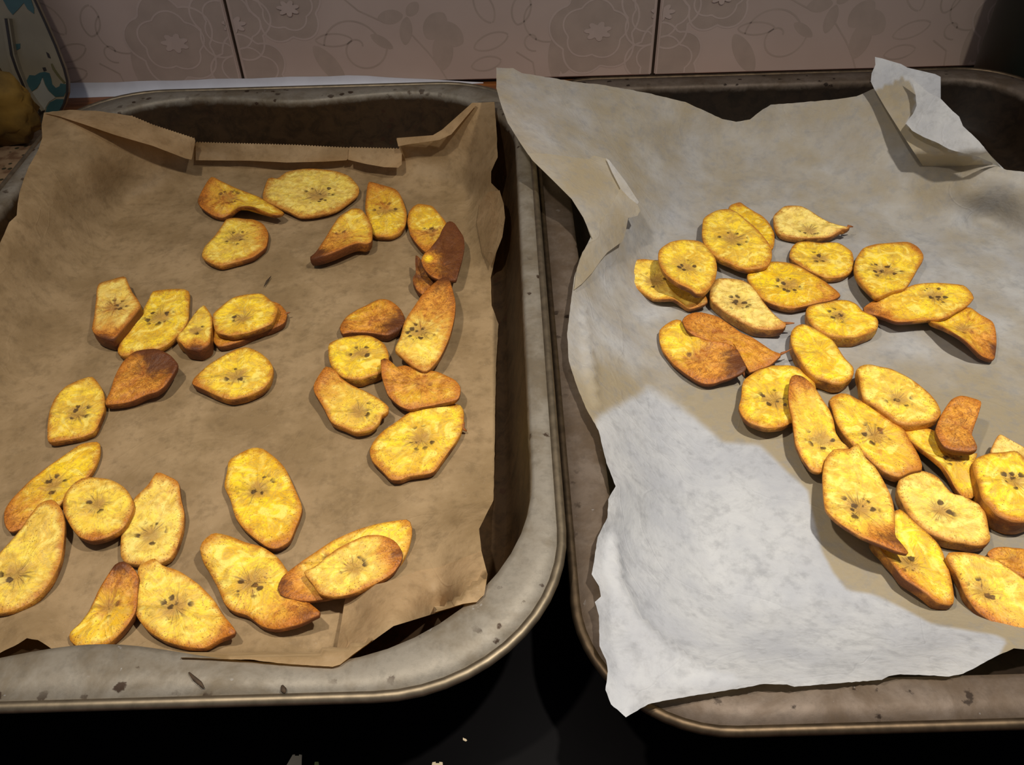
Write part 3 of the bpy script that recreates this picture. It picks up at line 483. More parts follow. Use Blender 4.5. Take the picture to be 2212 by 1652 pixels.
# ------------------------------------------------------------------ baking paper
def tps(ctrl):
    P = np.array([(c[0] / 1000, c[1] / 1000) for c in ctrl]); z = np.array([c[2] for c in ctrl]); n = len(P)
    def U(r2): return np.where(r2 > 1e-12, r2 * np.log(r2 + 1e-12), 0)
    K = U(((P[:, None] - P[None]) ** 2).sum(-1)) + np.eye(n) * 1e-4
    Q = np.c_[np.ones(n), P]; A = np.zeros((n + 3, n + 3)); A[:n, :n] = K; A[:n, n:] = Q; A[n:, :n] = Q.T
    w_ = np.linalg.solve(A, np.r_[z, 0, 0, 0])
    def f(px, py):
        X = np.c_[np.ravel(px), np.ravel(py)] / 1000
        return U(((X[:, None] - P[None]) ** 2).sum(-1)) @ w_[:n] + np.c_[np.ones(len(X)), X] @ w_[n:]
    return f
def dense(pts, step, jit=0.0, saw=None, seed=0):
    rng = random.Random(seed); out = []
    k = len(pts)
    for i in range(k):
        a, b = np.array(pts[i], float), np.array(pts[(i + 1) % k], float); L = np.hypot(*(b - a)[:2]); m = max(1, int(L / step))
        for j in range(m):
            p = a + (b - a) * j / m
            if j and jit: p[:2] += [rng.uniform(-jit, jit), rng.uniform(-jit, jit)]
            out.append(p)
    return np.array(out)
def in_poly(px, py, poly):
    poly = np.asarray(poly, float); res = np.zeros(len(px), bool); j = len(poly) - 1
    for i in range(len(poly)):
        xi, yi = poly[i][:2]; xj, yj = poly[j][:2]
        c = ((yi > py) != (yj > py)) & (px < (xj - xi) * (py - yi) / (yj - yi + 1e-12) + xi); res ^= c; j = i
    return res
def poly_dist(px, py, poly):
    poly = np.asarray(poly, float)[:, :2]; d = np.full(len(px), 1e9); P = np.c_[px, py]
    for i in range(len(poly)):
        a, b = poly[i], poly[(i + 1) % len(poly)]; ab = b - a; t = np.clip(((P - a) @ ab) / (ab @ ab + 1e-9), 0, 1)
        d = np.minimum(d, np.hypot(*(P - a - t[:, None] * ab).T))
    return d
def sheet(name, bnd, zfun, mat, parent, root, grid=13, tan_mask=None, floor_fn=None, ripple=0.0):
    B = np.asarray(bnd, float)[:, :2]
    x0, y0 = B.min(0); x1, y1 = B.max(0)
    gx, gy = np.meshgrid(np.arange(x0, x1, grid), np.arange(y0, y1, grid)); gx = gx + (np.arange(gx.shape[0]) % 2)[:, None] * grid / 2
    gx, gy = gx.ravel(), gy.ravel(); ok = in_poly(gx, gy, B); gx, gy = gx[ok], gy[ok]
    ok = poly_dist(gx, gy, B) > grid * 0.4; gx, gy = gx[ok], gy[ok]
    pts = [Vector((a, b)) for a, b in B] + [Vector((a, b)) for a, b in zip(gx, gy)]
    nb = len(B)
    vo, eo, fo, *_ = delaunay_2d_cdt(pts, [(i, (i + 1) % nb) for i in range(nb)], [], 1, 1e-4)
    px = np.array([v.x for v in vo]); py = np.array([v.y for v in vo]); z = zfun(px, py)
    if ripple:
        z = z + np.array([ripple * noise.noise(Vector((a / 90, b / 90, 3.1))) + 0.4 * ripple * noise.noise(Vector((a / 35, b / 35, 7.7))) for a, b in zip(px, py)])
    if floor_fn is not None: z = np.maximum(z, floor_fn(px, py))
    P = at_z(px, py, z)
    o = mesh_obj(name, rel(P, root), fo, mat, parent)
    at = o.data.attributes.new('tan_mask', 'FLOAT', 'POINT')
    at.data.foreach_set('value', (tan_mask(px, py) if tan_mask is not None else np.zeros(len(px))).astype(np.float32))
    # normals up
    me = o.data
    if sum(p.normal.z for p in me.polygons) < 0: me.flip_normals()
    return o
def world_px(*pts):
    out = []
    for (X, Y, z) in pts:
        a, b = to_px((X, Y, z)); out.append((float(a), float(b), z * 1000))
    return out
def auto(tray, pts):
    """fill a missing height by letting the sheet lie on the tray"""
    out = []
    for p in pts:
        z = p[2] if len(p) > 2 else float(tray.drape(np.array([p[0]]), np.array([p[1]]))[0]) * 1000
        out.append((p[0], p[1], z))
    return out
def floor_ctrl(tray, x0, x1, y0, y1, nx, ny, z):
    return world_px(*[(x, y, z) for x in np.linspace(x0, x1, nx) for y in np.linspace(y0, y1, ny)])

# brown sheet in the left tray
LB = auto(TL, [(95, 243, 50), (150, 237, 52), (215, 240, 50), (280, 250, 46), (330, 272, 40), (370, 288, 34), (421, 306, 27), (424, 314, 23), (520, 315, 20), (640, 317, 19), (750, 323, 19), (866, 331, 20),
     (856, 300, 30), (935, 293, 33), (958, 280, 36), (1020, 222, 49), (1068, 220, 50), (1073, 290, 42), (1075, 340, 36), (1061, 370, 30), (1061, 395, 27), (1078, 412, 28), (1088, 440, 29), (1090, 470, 28), (1084, 512, 23), (1072, 545, 18),
     (1060, 600), (1062, 660), (1077, 700), (1072, 780), (1070, 860), (1068, 1000), (1066, 1080), (1035, 1142, 20), (1040, 1190, 24), (1052, 1240, 28), (1046, 1284, 30), (1030, 1300, 30), (1000, 1304, 29),
     (850, 1350, 24), (815, 1375, 22), (770, 1408, 17), (735, 1435, 13), (718, 1440, 10), (690, 1438, 9), (600, 1432, 9), (540, 1424, 9), (500, 1424, 9), (400, 1420, 9), (300, 1418, 9), (230, 1414, 9), (170, 1414, 9), (110, 1400, 11), (82, 1382, 13), (58, 1378, 13), (40, 1390, 12), (0, 1410, 11)]
     + world_px((-0.20, 0.138, 0.02), (-0.236, 0.175, 0.024), (-0.249, 0.25, 0.03), (-0.250, 0.31, 0.036))
     + [(0, 525, 38), (20, 480, 40), (36, 465, 40), (38, 440, 41), (44, 405, 43), (62, 360, 46), (82, 325, 47), (91, 298, 48), (90, 268, 50)])
LC = LB[::1] + floor_ctrl(TL, -0.222, -0.024, 0.165, 0.445, 7, 7, 0.0072) + [(760, 1300, 8), (745, 1350, 8), (730, 1400, 9), (950, 1230, 14), (900, 1290, 17), (300, 330, 30), (200, 330, 40), (120, 400, 37), (1010, 330, 24), (960, 380, 10), (640, 360, 8), (500, 355, 8), (800, 365, 8)]
fL = tps(LC); zL = lambda px, py: fL(px, py) / 1000
rootL = empty('baking_paper', (-0.12, 0.30, 0.0072)); tag(rootL, 'brown baking paper with a serrated folded edge lining the worn grey tray', 'baking paper')
bl = dense(LB, 9, 0.5, seed=2)
sheet('sheet', bl, zL, M_BROWNP, rootL, rootL, 11, None, lambda a, b: TL.drape(a, b, 0.0011), 0.0005)
def saw(a, b, tooth=6.0, amp=2.6):
    a, b = np.array(a, float), np.array(b, float); m = max(2, int(np.hypot(*(b - a)) / tooth)) * 2; d = (b - a) / np.hypot(*(b - a)); nr = np.array([d[1], -d[0]])
    return [tuple(a + (b - a) * i / m + nr * (amp if i % 2 else 0)) for i in range(m)]
def flap(name, poly, mat, root, above, grid=9, zx=None, tan_mask=None):
    """loose layer of the same sheet: 'above' gives how far (mm) each corner stands off the layer below"""
    cor = [(p[0], p[1], p[2]) for p in above]; f = tps(cor) if len(cor) > 3 else (lambda a, b: np.full(np.size(a), np.mean([c_[2] for c_ in cor])))
    base = zx
    return sheet(name, dense([p[:2] for p in poly], 8), lambda a, b: base(a, b) + np.maximum(f(a, b), 0.6) / 1000, mat, root, root, grid, tan_mask)
# folded strips along the back of the brown sheet
p1 = saw((423, 308), (640, 314)) + saw((640, 314), (752, 320)) + [(757, 322), (756, 340), (748, 346), (700, 349), (620, 351), (540, 347), (423, 346)]
flap('folded_edge', p1, M_BROWNP, rootL, [(423, 308, 1), (757, 322, 1), (748, 346, 4), (423, 346, 3), (600, 351, 5)], 8, zL)
p2 = saw((754, 319), (866, 322)) + [(868, 332), (868, 355), (860, 362), (830, 361), (790, 354), (752, 345)]
flap('folded_edge', p2, M_BROWNP, rootL, [(754, 319, 2), (866, 322, 2), (868, 355, 5), (752, 345, 5), (810, 358, 6)], 8, zL)
p3 = [(95, 244), (150, 238), (215, 241), (282, 250)] + saw((282, 250), (330, 270), 6, 2) + saw((330, 270), (422, 300), 6, 2) + [(422, 304), (414, 345), (400, 342), (330, 315), (250, 292), (180, 268), (130, 252)]
flap('folded_edge', p3, M_BROWNP, rootL, [(95, 244, 1), (215, 241, 1), (330, 270, 2), (422, 300, 2), (414, 345, 8), (300, 305, 6), (180, 268, 3)], 8, zL)
p4 = [(857, 298), (935, 292), (955, 280), (1020, 222), (1030, 225), (975, 290), (950, 302), (880, 312), (860, 316)]
flap('folded_edge', p4, M_BROWNP, rootL, [(857, 298, 1), (1020, 222, 1), (975, 290, 4), (860, 316, 4), (930, 303, 4)], 8, zL)
p5 = [(1079, 411), (1088, 440), (1091, 470), (1085, 512), (1072, 545), (1060, 575), (1042, 545), (1030, 480), (1036, 440), (1055, 415)]
flap('folded_edge', p5, M_BROWNP, rootL, [(1079, 411, 5), (1091, 470, 6), (1072, 545, 3), (1030, 480, 1.2), (1055, 415, 2)], 9, zL)

p6 = [(752, 1275), (830, 1258), (905, 1232), (950, 1225), (1000, 1205), (1040, 1190), (1053, 1240), (1047, 1286), (1031, 1302), (1000, 1306), (850, 1352), (815, 1377), (770, 1410), (735, 1437), (716, 1441), (728, 1400), (738, 1340), (744, 1300)]
flap('turned_up_corner', p6, M_BROWNP, rootL, [(752, 1275, 5), (830, 1258, 4), (905, 1232, 2), (1040, 1190, 0.7), (1053, 1240, 1), (1031, 1302, 1.5), (850, 1352, 4), (770, 1410, 5), (716, 1441, 5), (738, 1340, 6)], 9, zL)

# white sheet in the right tray
RB = auto(TR, [(1072, 146, 72), (1108, 147, 72), (1128, 158, 69), (1245, 177, 61), (1300, 183, 57), (1400, 201, 50), (1480, 220, 44), (1530, 243, 38), (1560, 257, 34), (1590, 263, 32), (1620, 258, 33), (1648, 236, 38), (1665, 226, 41), (1720, 222, 43), (1800, 215, 45), (1850, 208, 47), (1888, 191, 50),
     (1960, 232, 48), (2040, 285, 44), (2100, 328, 41), (2150, 357, 39), (2175, 367, 38), (2212, 371, 37), (2300, 392, 36)]
     + world_px((0.300, 0.44, 0.034), (0.314, 0.37, 0.036), (0.316, 0.27, 0.037), (0.314, 0.18, 0.037), (0.28, 0.142, 0.026), (0.21, 0.138, 0.02))
     + [(2300, 1388, 18), (2212, 1402, 19), (2190, 1400, 20), (2150, 1418, 24), (2110, 1440, 30), (2080, 1455, 35), (2050, 1461, 37), (1985, 1457, 37), (1945, 1456, 37), (1920, 1460, 38), (1905, 1468, 38), (1800, 1476, 38), (1716, 1483, 38.5), (1700, 1478, 39), (1650, 1477, 39), (1600, 1486, 39), (1500, 1502, 39), (1440, 1512, 39), (1400, 1521, 39),
        (1352, 1549, 37), (1320, 1521, 39), (1308, 1490, 39), (1313, 1450, 39), (1309, 1425, 40), (1295, 1395, 40), (1294, 1330, 40), (1285, 1300, 40), (1298, 1288, 40), (1294, 1266, 40), (1278, 1240, 40), (1285, 1200, 40), (1291, 1160, 40), (1312, 1118, 40), (1314, 1078, 40), (1330, 1050, 40), (1310, 1000, 40), (1293, 930, 40), (1265, 880, 40), (1245, 830, 40), (1229, 780, 41), (1225, 720, 42), (1232, 660, 42), (1240, 600, 42), (1252, 560, 43), (1276, 512, 44),
        (1260, 468, 47), (1235, 430, 51), (1195, 390, 56), (1150, 346, 60), (1135, 325, 62), (1112, 290, 64), (1097, 266, 66), (1086, 237, 68), (1079, 215, 69), (1072, 190, 71)])
RC = RB + floor_ctrl(TR, 0.075, 0.275, 0.165, 0.375, 6, 6, 0.0072) + floor_ctrl(TR, 0.15, 0.26, 0.40, 0.40, 4, 1, 0.0085) + [(1500, 300, 26), (1600, 330, 20), (1750, 310, 26), (1900, 330, 28), (1250, 260, 52), (1350, 300, 40), (1450, 400, 18), (1300, 620, 26), (1290, 760, 30), (1300, 860, 31), (1345, 1000, 30), (1355, 1150, 28), (1340, 1250, 31), (1345, 1400, 33), (1420, 1430, 30), (1500, 1420, 26), (1650, 1400, 20), (1800, 1400, 20), (1950, 1400, 20), (1450, 1200, 14), (1420, 1050, 16), (1390, 900, 16), (1370, 780, 15), (2100, 420, 26), (2200, 430, 26), (1985, 300, 36), (2060, 335, 33), (2020, 360, 30)]
fR = tps(RC); zR = lambda px, py: fR(px, py) / 1000
WHITE = [(1290, 900), (1400, 840), (1500, 900), (1560, 955), (1640, 960), (1700, 1020), (1745, 1060), (1760, 1130), (1775, 1190), (1800, 1240), (1830, 1275), (1880, 1282), (1900, 1288), (1960, 1318), (2010, 1345), (2080, 1358), (2150, 1372), (2175, 1384), (2150, 1425), (2060, 1475), (1800, 1500), (1500, 1530), (1280, 1600), (1180, 1300)]  # blue-white area of the sheet; outside this outline the paper turns tan
def tan_R(px, py):
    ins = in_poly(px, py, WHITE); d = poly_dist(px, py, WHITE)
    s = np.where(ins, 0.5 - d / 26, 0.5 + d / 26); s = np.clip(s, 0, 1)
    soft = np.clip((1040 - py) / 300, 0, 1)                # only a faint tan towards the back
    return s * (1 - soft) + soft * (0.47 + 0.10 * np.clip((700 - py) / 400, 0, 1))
rootR = empty('baking_paper', (0.17, 0.30, 0.0072)); tag(rootR, 'white baking paper with torn edges and tan patches lining the dark tray', 'baking paper')
br = dense(RB, 8, 0.6, seed=5)
sheet('sheet', br, zR, M_WHITEP, rootR, rootR, 11, tan_R, lambda a, b: TR.drape(a, b, 0.0011), 0.0006)
half = lambda a, b: np.full(np.size(a), 0.62)
f1 = [(1140, 331), (1182, 332), (1228, 338), (1272, 344), (1282, 336), (1309, 342), (1325, 372), (1340, 407), (1310, 460), (1280, 516), (1260, 470), (1235, 430), (1195, 390), (1150, 346)]
flap('folded_corner', f1, M_WHITEP, rootR, [(1140, 331, 1), (1150, 346, 0.8), (1235, 430, 0.8), (1280, 516, 1), (1340, 407, 10), (1309, 342, 9), (1272, 344, 7), (1200, 334, 4)], 9, zR, half)
f2 = [(1340, 407), (1360, 428), (1377, 441), (1383, 455), (1377, 466), (1357, 471), (1352, 498), (1345, 521), (1312, 545), (1298, 562), (1280, 588), (1258, 612), (1240, 626), (1246, 580), (1258, 545), (1280, 514), (1310, 460)]
flap('folded_corner', f2, M_WHITEP, rootR, [(1340, 407, 12), (1383, 455, 13), (1357, 471, 10), (1345, 521, 6), (1298, 562, 3), (1240, 626, 1), (1280, 514, 1.5), (1310, 460, 7)], 8, zR, half)
f3 = [(1309, 342), (1316, 346), (1350, 390), (1380, 436), (1377, 441), (1360, 428), (1340, 407), (1322, 372)]
flap('folded_corner', f3, M_WHITEP, rootR, [(1309, 342, 10), (1350, 390, 13), (1380, 436, 14), (1340, 407, 11), (1322, 372, 10.5)], 8, zR, lambda a, b: np.full(np.size(a), 0.5))
# tall folded corner at the back
def zflap(cor):
    f = tps(cor)
    def g_(a, b):                                          # the fold runs back into the sheet at its foot
        w_ = np.clip((np.asarray(b) - 325) / 42, 0, 1); w_ = w_ * w_ * (3 - 2 * w_)
        return f(a, b) / 1000 * (1 - w_) + (zR(a, b) - 0.001) * w_
    return g_
c3 = [(1890, 123, 68), (1882, 165, 60), (1888, 191, 55), (1912, 232, 50), (1950, 292, 44), (1985, 345, 38), (2008, 380, 34), (1935, 135, 67), (1960, 146, 66), (2032, 165, 65), (2032, 213, 60), (2080, 272, 55), (2140, 336, 48), (2170, 367, 42), (2110, 374, 38), (2060, 380, 36)]
CREAM = [(1880, 195), (1925, 178), (1950, 162), (1966, 175), (1980, 215), (1974, 246), (1957, 267), (1990, 292), (2060, 325), (2170, 366), (2060, 385), (2005, 384)]
b3 = [(1890, 123), (1905, 126), (1935, 135), (1946, 138), (1960, 146), (1990, 153), (2020, 160), (2032, 166), (2032, 213), (2058, 240), (2072, 252), (2080, 272), (2115, 305), (2140, 336), (2172, 368), (2120, 376), (2060, 380), (2008, 380), (1985, 345), (1950, 292), (1912, 232), (1888, 191), (1881, 176), (1883, 158), (1891, 140)]
sheet('folded_corner', dense(b3, 8), zflap(c3), M_WHITEP, rootR, rootR, 9, lambda a, b: np.where(in_poly(a, b, CREAM), 0.62, 0.25))
c4 = [(x, y, z + 3.5) for x, y, z in c3]
b4 = [(1963, 164), (1985, 182), (2006, 200), (2032, 213), (2058, 240), (2072, 252), (2080, 272), (2115, 305), (2140, 336), (2165, 364), (2140, 350), (2112, 338), (2080, 331), (2050, 322), (2020, 306), (1995, 296), (1970, 282), (1957, 267), (1962, 258), (1972, 246), (1980, 228), (1978, 205), (1972, 182)]
sheet('torn_layer', dense(b4, 7, 0.5), zflap(c4), M_WHITEP, rootR, rootR, 8)

# ------------------------------------------------------------------ plantain chips
NS, RINGS = 56, 11
# scorched ends: chip number -> (photo pixel, radius mm; a negative radius leaves a spot yellow)
BURN = {0: [(432, 442, 6), (455, 388, 5)], 1: [(590, 383, 3)], 3: [(674, 558, 7)], 7: [(985, 510, 10), (925, 572, -5)], 5: [(922, 480, -5)], 8: [(985, 605, 9), (890, 745, -8)], 9: [(740, 706, 4), (860, 700, 7)], 14: [(225, 738, 7)], 16: [(420, 752, 6)], 19: [(365, 775, 8)],
        20: [(422, 830, 5)], 23: [(200, 1162, 4)], 26: [(262, 1220, 7)], 28: [(500, 985, 3)], 29: [(672, 1332, 7), (436, 1172, 5)], 30: [(612, 1268, 6), (880, 1130, 4)], 31: [(862, 1195, 7)], 37: [(1600, 800, 7), (1450, 735, -7)], 42: [(1984, 542, 5), (1860, 536, 3)],
        43: [(1912, 684, 2.5), (2098, 645, 5), (1875, 668, 5)], 44: [(2145, 760, 5)], 48: [(1722, 825, 6)], 53: [(1950, 1186, 8), (1905, 1166, 7)], 55: [(1945, 1265, 7)], 56: [(2140, 1365, 8)], 58: [(2190, 1150, 7)], 12: [(828, 790, 4)], 27: [(500, 1362, 4)]}
def chip(i, spec):
    tray, core, layer, thick, brown, bd, pale, pts, label, shred = spec
    rng = random.Random(100 + i); seed = rng.uniform(0, 50)
    base = 0.0076
    P = catmull([(p[0], p[1], p[2] if len(p) > 2 else 0.0) for p in pts], NS)
    zoff = (layer + thick) / 1000 + base
    rim = at_z(P[:, 0], P[:, 1], zoff + np.maximum(P[:, 2], 0) / 1000)
    lift = np.maximum(P[:, 2], 0) / 1000
    # small bites in the outline
    cen = rim.mean(0)
    for k in range(NS):
        a = 2 * math.pi * k / NS
        j = 1 + 0.012 * noise.noise(Vector((math.cos(a) * 3, math.sin(a) * 3, seed)))
        rim[k, :2] = cen[:2] + (rim[k, :2] - cen[:2]) * j
    cl = float(np.mean(lift)) * 0.72
    co = at_z(np.array([core[0]]), np.array([core[1]]), np.array([zoff + cl]))[0]
    root_loc = np.array([cen[0], cen[1], base + layer / 1000])
    V, luv, tone, shp = [], [], [], []
    span = np.mean(np.linalg.norm(rim[:, :2] - cen[:2], axis=1))
    seedless = 'without seeds' in label
    burn = [(*at_z(np.array([q[0]]), np.array([q[1]]), np.array([zoff]))[0][:2], q[2]) for q in BURN.get(i, [])]
    bdv = np.array([bd[0], -bd[1]])                        # image down is towards the camera
    def add(v, e, side):
        d = (v[:2] - co[:2]); rr = (v[:2] - cen[:2]) / span
        b = brown + 0.30 * float(rr @ bdv)
        for (bx, by, br_) in burn: b += (-0.7 if br_ < 0 else 0.7 if i in (3, 7, 14, 16, 19, 26) else 0.36) * math.exp(-((v[0] - bx) ** 2 + (v[1] - by) ** 2) / (br_ / 1000) ** 2)
        V.append(v); luv.append(((v[0] - cen[0]) * 100 + seed, (v[1] - cen[1]) * 100 + seed * 0.7, seed + (v[2] * 100 if side else 0)))
        tone.append((e, min(max(b, 0), 1.2), pale, 1)); shp.append((math.atan2(d[1], d[0]), float(np.linalg.norm(d)) / span + (0.7 if seedless else 0.0), 1.0 if side else 0.0, 1))
    def wr(x, y, e):                                       # shrivelled, ridged top
        a = math.atan2(y - co[1], x - co[0])
        q = noise.noise(Vector((math.cos(a) * 2.2, math.sin(a) * 2.2, seed + 4 * e))) * 0.00075
        q += noise.noise(Vector((x * 160, y * 160, seed))) * 0.0006
        return q * min(1, 4 * (1 - e) + 0.25)
    # centre
    v0 = cen.copy(); v0[2] = zoff + cl; add(v0 + np.array([0, 0, wr(v0[0], v0[1], 0) - 0.0004]), 0.0, False)
    for j in range(1, RINGS + 1):
        t = j / RINGS
        for k in range(NS):
            v = cen * (1 - t) + rim[k] * t
            v[2] = zoff + cl * (1 - t ** 1.6) + lift[k] * t ** 1.6 + wr(v[0], v[1], t)
            dip = math.exp(-(np.linalg.norm(v[:2] - co[:2]) / (0.22 * span)) ** 2) * 0.0006
            v[2] -= dip
            if j == RINGS: v[2] -= 0.0003
            add(v, t, False)
    lastring = 1 + (RINGS - 1) * NS
    # skin side and underside
    th = thick / 1000
    sides = [(1.012, 0.16), (1.008, 0.5), (0.975, 0.86), (0.93, 1.0)]
    for (sc, dz) in sides:
        for k in range(NS):
            v = V[lastring + k].copy(); v[:2] = cen[:2] + (v[:2] - cen[:2]) * sc; v[2] = zoff + lift[k] - th * dz
            add(v, 1.0, dz < 0.95)
    ub = len(V)
    for sc in (0.6, 0.25):
        for k in range(NS):
            v = cen * (1 - sc) + rim[k] * sc; v[2] = zoff + cl * (1 - sc ** 1.6) + lift[k] * sc ** 1.6 - th * 0.96
            add(v, sc, False)
    F = [(0, 1 + k, 1 + (k + 1) % NS) for k in range(NS)]
    nrings = RINGS + len(sides) + 2
    for j in range(nrings - 1):
        for k in range(NS):
            k2 = (k + 1) % NS; a = 1 + j * NS
            F.append((a + k, a + NS + k, a + NS + k2, a + k2))
    a = 1 + (nrings - 1) * NS; F.append(tuple(a + k for k in range(NS))[::-1])
    o = mesh_obj('plantain_chip', [v - root_loc for v in V], F, M_CHIP); o.location = root_loc
    me = o.data
    bm = bmesh.new(); bm.from_mesh(me); bmesh.ops.recalc_face_normals(bm, faces=bm.faces[:]); bm.to_mesh(me); bm.free()
    at = me.attributes.new('luv', 'FLOAT_VECTOR', 'POINT'); at.data.foreach_set('vector', np.array(luv, np.float32).ravel())
    at = me.attributes.new('tone', 'FLOAT_COLOR', 'POINT'); at.data.foreach_set('color', np.array(tone, np.float32).ravel())
    at = me.attributes.new('shape', 'FLOAT_COLOR', 'POINT'); at.data.foreach_set('color', np.array(shp, np.float32).ravel())
    tag(o, label, 'plantain chip', 'plantain chips on the brown paper' if tray == 'L' else 'plantain chips on the white paper')
    if shred:                                              # dried wisp of peel still attached
        SP = np.array([at_z(np.array([q[0]]), np.array([q[1]]), np.array([base + (layer + thick * 0.6 + q[2]) / 1000]))[0] for q in shred])
        SV, SF = [], []
        for s_, p in enumerate(SP):
            r_ = 0.0011 * (1 - 0.35 * s_)
            for a_ in range(6):
                t_ = a_ * math.pi / 3; SV.append(p + np.array([0.6 * r_ * math.cos(t_), r_ * math.cos(t_), r_ * 0.7 * math.sin(t_)]) - root_loc)
        for s_ in range(len(SP) - 1):
            for a_ in range(6):
                SF.append((s_ * 6 + a_, s_ * 6 + (a_ + 1) % 6, s_ * 6 + 6 + (a_ + 1) % 6, s_ * 6 + 6 + a_))
        SF += [tuple(range(6))[::-1], tuple(range(len(SP) * 6 - 6, len(SP) * 6))]
        mesh_obj('peel_shred', SV, SF, M_SHRED, o)
    return o
for i, s_ in enumerate(CHIPS): chip(i, s_)

# loose burnt slivers
def sliver(px, z, wd, mat, label):
    P = [at_z(np.array([a]), np.array([b]), np.array([z]))[0] for a, b in px]; c = np.mean(P, 0); V, F = [], []
    for k, p in enumerate(P):
        r_ = wd * (0.35 if k in (0, len(P) - 1) else 1.0)
        for a_ in range(5):
            t_ = a_ * 2 * math.pi / 5; V.append(p + np.array([r_ * math.cos(t_), 0.6 * r_ * math.cos(t_), r_ * 0.6 * math.sin(t_)]) - c)
    for k in range(len(P) - 1):
        for a_ in range(5): F.append((k * 5 + a_, k * 5 + (a_ + 1) % 5, k * 5 + 5 + (a_ + 1) % 5, k * 5 + 5 + a_))
    F += [tuple(range(5))[::-1], tuple(range(len(P) * 5 - 5, len(P) * 5))]
    o = mesh_obj('burnt_sliver', V, F, mat); o.location = c; tag(o, label, 'burnt crumb', 'burnt slivers'); return o
sliver([(585, 597), (578, 606), (571, 618)], 0.0085, 0.0007, M_CHAR, 'small black burnt sliver lying on the open middle of the brown paper')
sliver([(408, 1452), (420, 1466), (430, 1474), (440, 1486)], 0.0455, 0.0006, M_CHAR, 'thin burnt sliver stuck on the front flange of the grey tray')
sliver([(609, 1480), (612, 1490), (616, 1496)], 0.0455, 0.0008, M_CHAR, 'dark burnt blob on the front flange of the grey tray')

# ------------------------------------------------------------------ things in the far left corner
# patterned serving tray leaning on the wall
TLB = np.array([0, 0.556, 0.0005]); tdir = np.array([0, 0.0535, 0.145]); tdir = tdir / np.linalg.norm(tdir); tnor = np.array([0, -tdir[2], tdir[1]])
def on_tray(px, py):
    d = ray(np.array([px], float), np.array([py], float))[0]; t = ((TLB - CAM) @ tnor) / (d @ tnor); return CAM + d * t
def tr_uv(px, py):
    p = on_tray(px, py); return np.array([p[0], (p - TLB) @ tdir])
def tr_pt(u, v, off=0.0): return np.array([u, 0, 0]) + TLB * np.array([0, 1, 1]) + tdir * v + tnor * off
M_MEL = simple('cream_melamine', (128, 116, 94), 0.35, var=0.12, scale=30); M_TEAL = simple('teal_print', (50, 78, 78), 0.35, var=0.15, scale=60)
M_STAR = simple('grey_print', (140, 136, 124), 0.35, var=0.08); M_LINE = simple('dark_edge', (34, 24, 18), 0.5, var=0.1); M_OLIVE = simple('olive_print', (92, 84, 50), 0.35, var=0.15, scale=60)
st = empty('serving_tray', tuple(tr_pt(-0.40, 0.0))); tag(st, 'patterned cream and teal serving tray leaning upright against the tiles', 'serving tray')
edge = [tr_uv(*q) for q in [(72, -8), (98, 48), (120, 98), (139, 148), (146, 175), (146, 200), (140, 222), (131, 240)]]
u0 = edge[-1][0]; top = edge[0]; slope = (edge[2] - edge[0]) / (edge[2] - edge[0])[1]
upper = [top + slope * (0.24 - top[1]), ]
out = upper + edge + [np.array([u0 - 0.012, 0.001]), np.array([u0 - 0.03, 0.0]), np.array([-0.62, 0.0]), np.array([-0.62, 0.24])]
def slab(name, poly, z0, z1, mat, parent):
    k = len(poly); V = [tr_pt(p[0], p[1], z1) for p in poly] + [tr_pt(p[0], p[1], z0) for p in poly]
    F = [tuple(range(k)), tuple(range(k, 2 * k))[::-1]] + [(i, i + k, (i + 1) % k + k, (i + 1) % k) for i in range(k)]
    o = mesh_obj(name, rel(V, st), F, mat, parent, False)
    bm = bmesh.new(); bm.from_mesh(o.data); bmesh.ops.recalc_face_normals(bm, faces=bm.faces[:]); bm.to_mesh(o.data); bm.free(); return o
body = slab('body', out, -0.004, 0.0, M_MEL, st)
def strip(name, pxs, wd, mat, parent, off=0.0006, uv=None):
    A = np.array(uv if uv is not None else [tr_uv(*q) for q in pxs]); L_, R_ = [], []
    for i in range(len(A)):
        d = A[min(i + 1, len(A) - 1)] - A[max(i - 1, 0)]; d = d / np.linalg.norm(d); nn = np.array([-d[1], d[0]]) * wd / 2; L_.append(A[i] + nn); R_.append(A[i] - nn)
    return slab(name, L_ + R_[::-1], 0.0, off, mat, parent)
strip('edge_line', None, 0.0012, M_LINE, st, 0.001, uv=[upper[0]] + edge)
strip('inner_ridge', [(18, 40), (30, 118), (40, 150), (56, 190), (75, 220), (92, 242)], 0.005, M_MEL, st, 0.004)
strip('inner_line', [(20, 40), (32, 118), (43, 150), (60, 190), (78, 220), (95, 242)], 0.0016, M_LINE, st, 0.0045)
def print_(name, pxs, mat): slab(name, [tr_uv(*q) for q in pxs], 0.0, 0.0004, mat, st)
print_('star_print', [(91, 165), (97, 182), (104, 196), (120, 211), (106, 220), (99, 232), (96, 243), (88, 236), (78, 216), (68, 200), (82, 192), (88, 180)], M_STAR)
print_('scroll_print', [(57, 176), (64, 162), (76, 163), (86, 157), (97, 155), (107, 158), (111, 170), (113, 182), (121, 190), (129, 186), (131, 180), (144, 182), (144, 196), (138, 208), (120, 209), (106, 196), (98, 182), (93, 166), (88, 178), (80, 190), (68, 198), (60, 190)], M_TEAL)
print_('scroll_print', [(138, 214), (122, 214), (108, 221), (101, 232), (99, 243), (128, 241), (136, 228)], M_TEAL)
print_('leaf_print', [(26, 96), (44, 94), (44, 104), (34, 110), (29, 106)], M_TEAL)
print_('flower_print', [(4, -6), (66, -6), (74, 18), (74, 30), (60, 20), (52, 6), (40, 20), (28, 32), (18, 20)], M_TEAL)
print_('leaf_print', [(100, 112), (106, 116), (110, 126), (104, 124)], M_LINE)
print_('leaf_print', [(92, 146), (98, 145), (101, 152), (95, 154)], M_LINE)
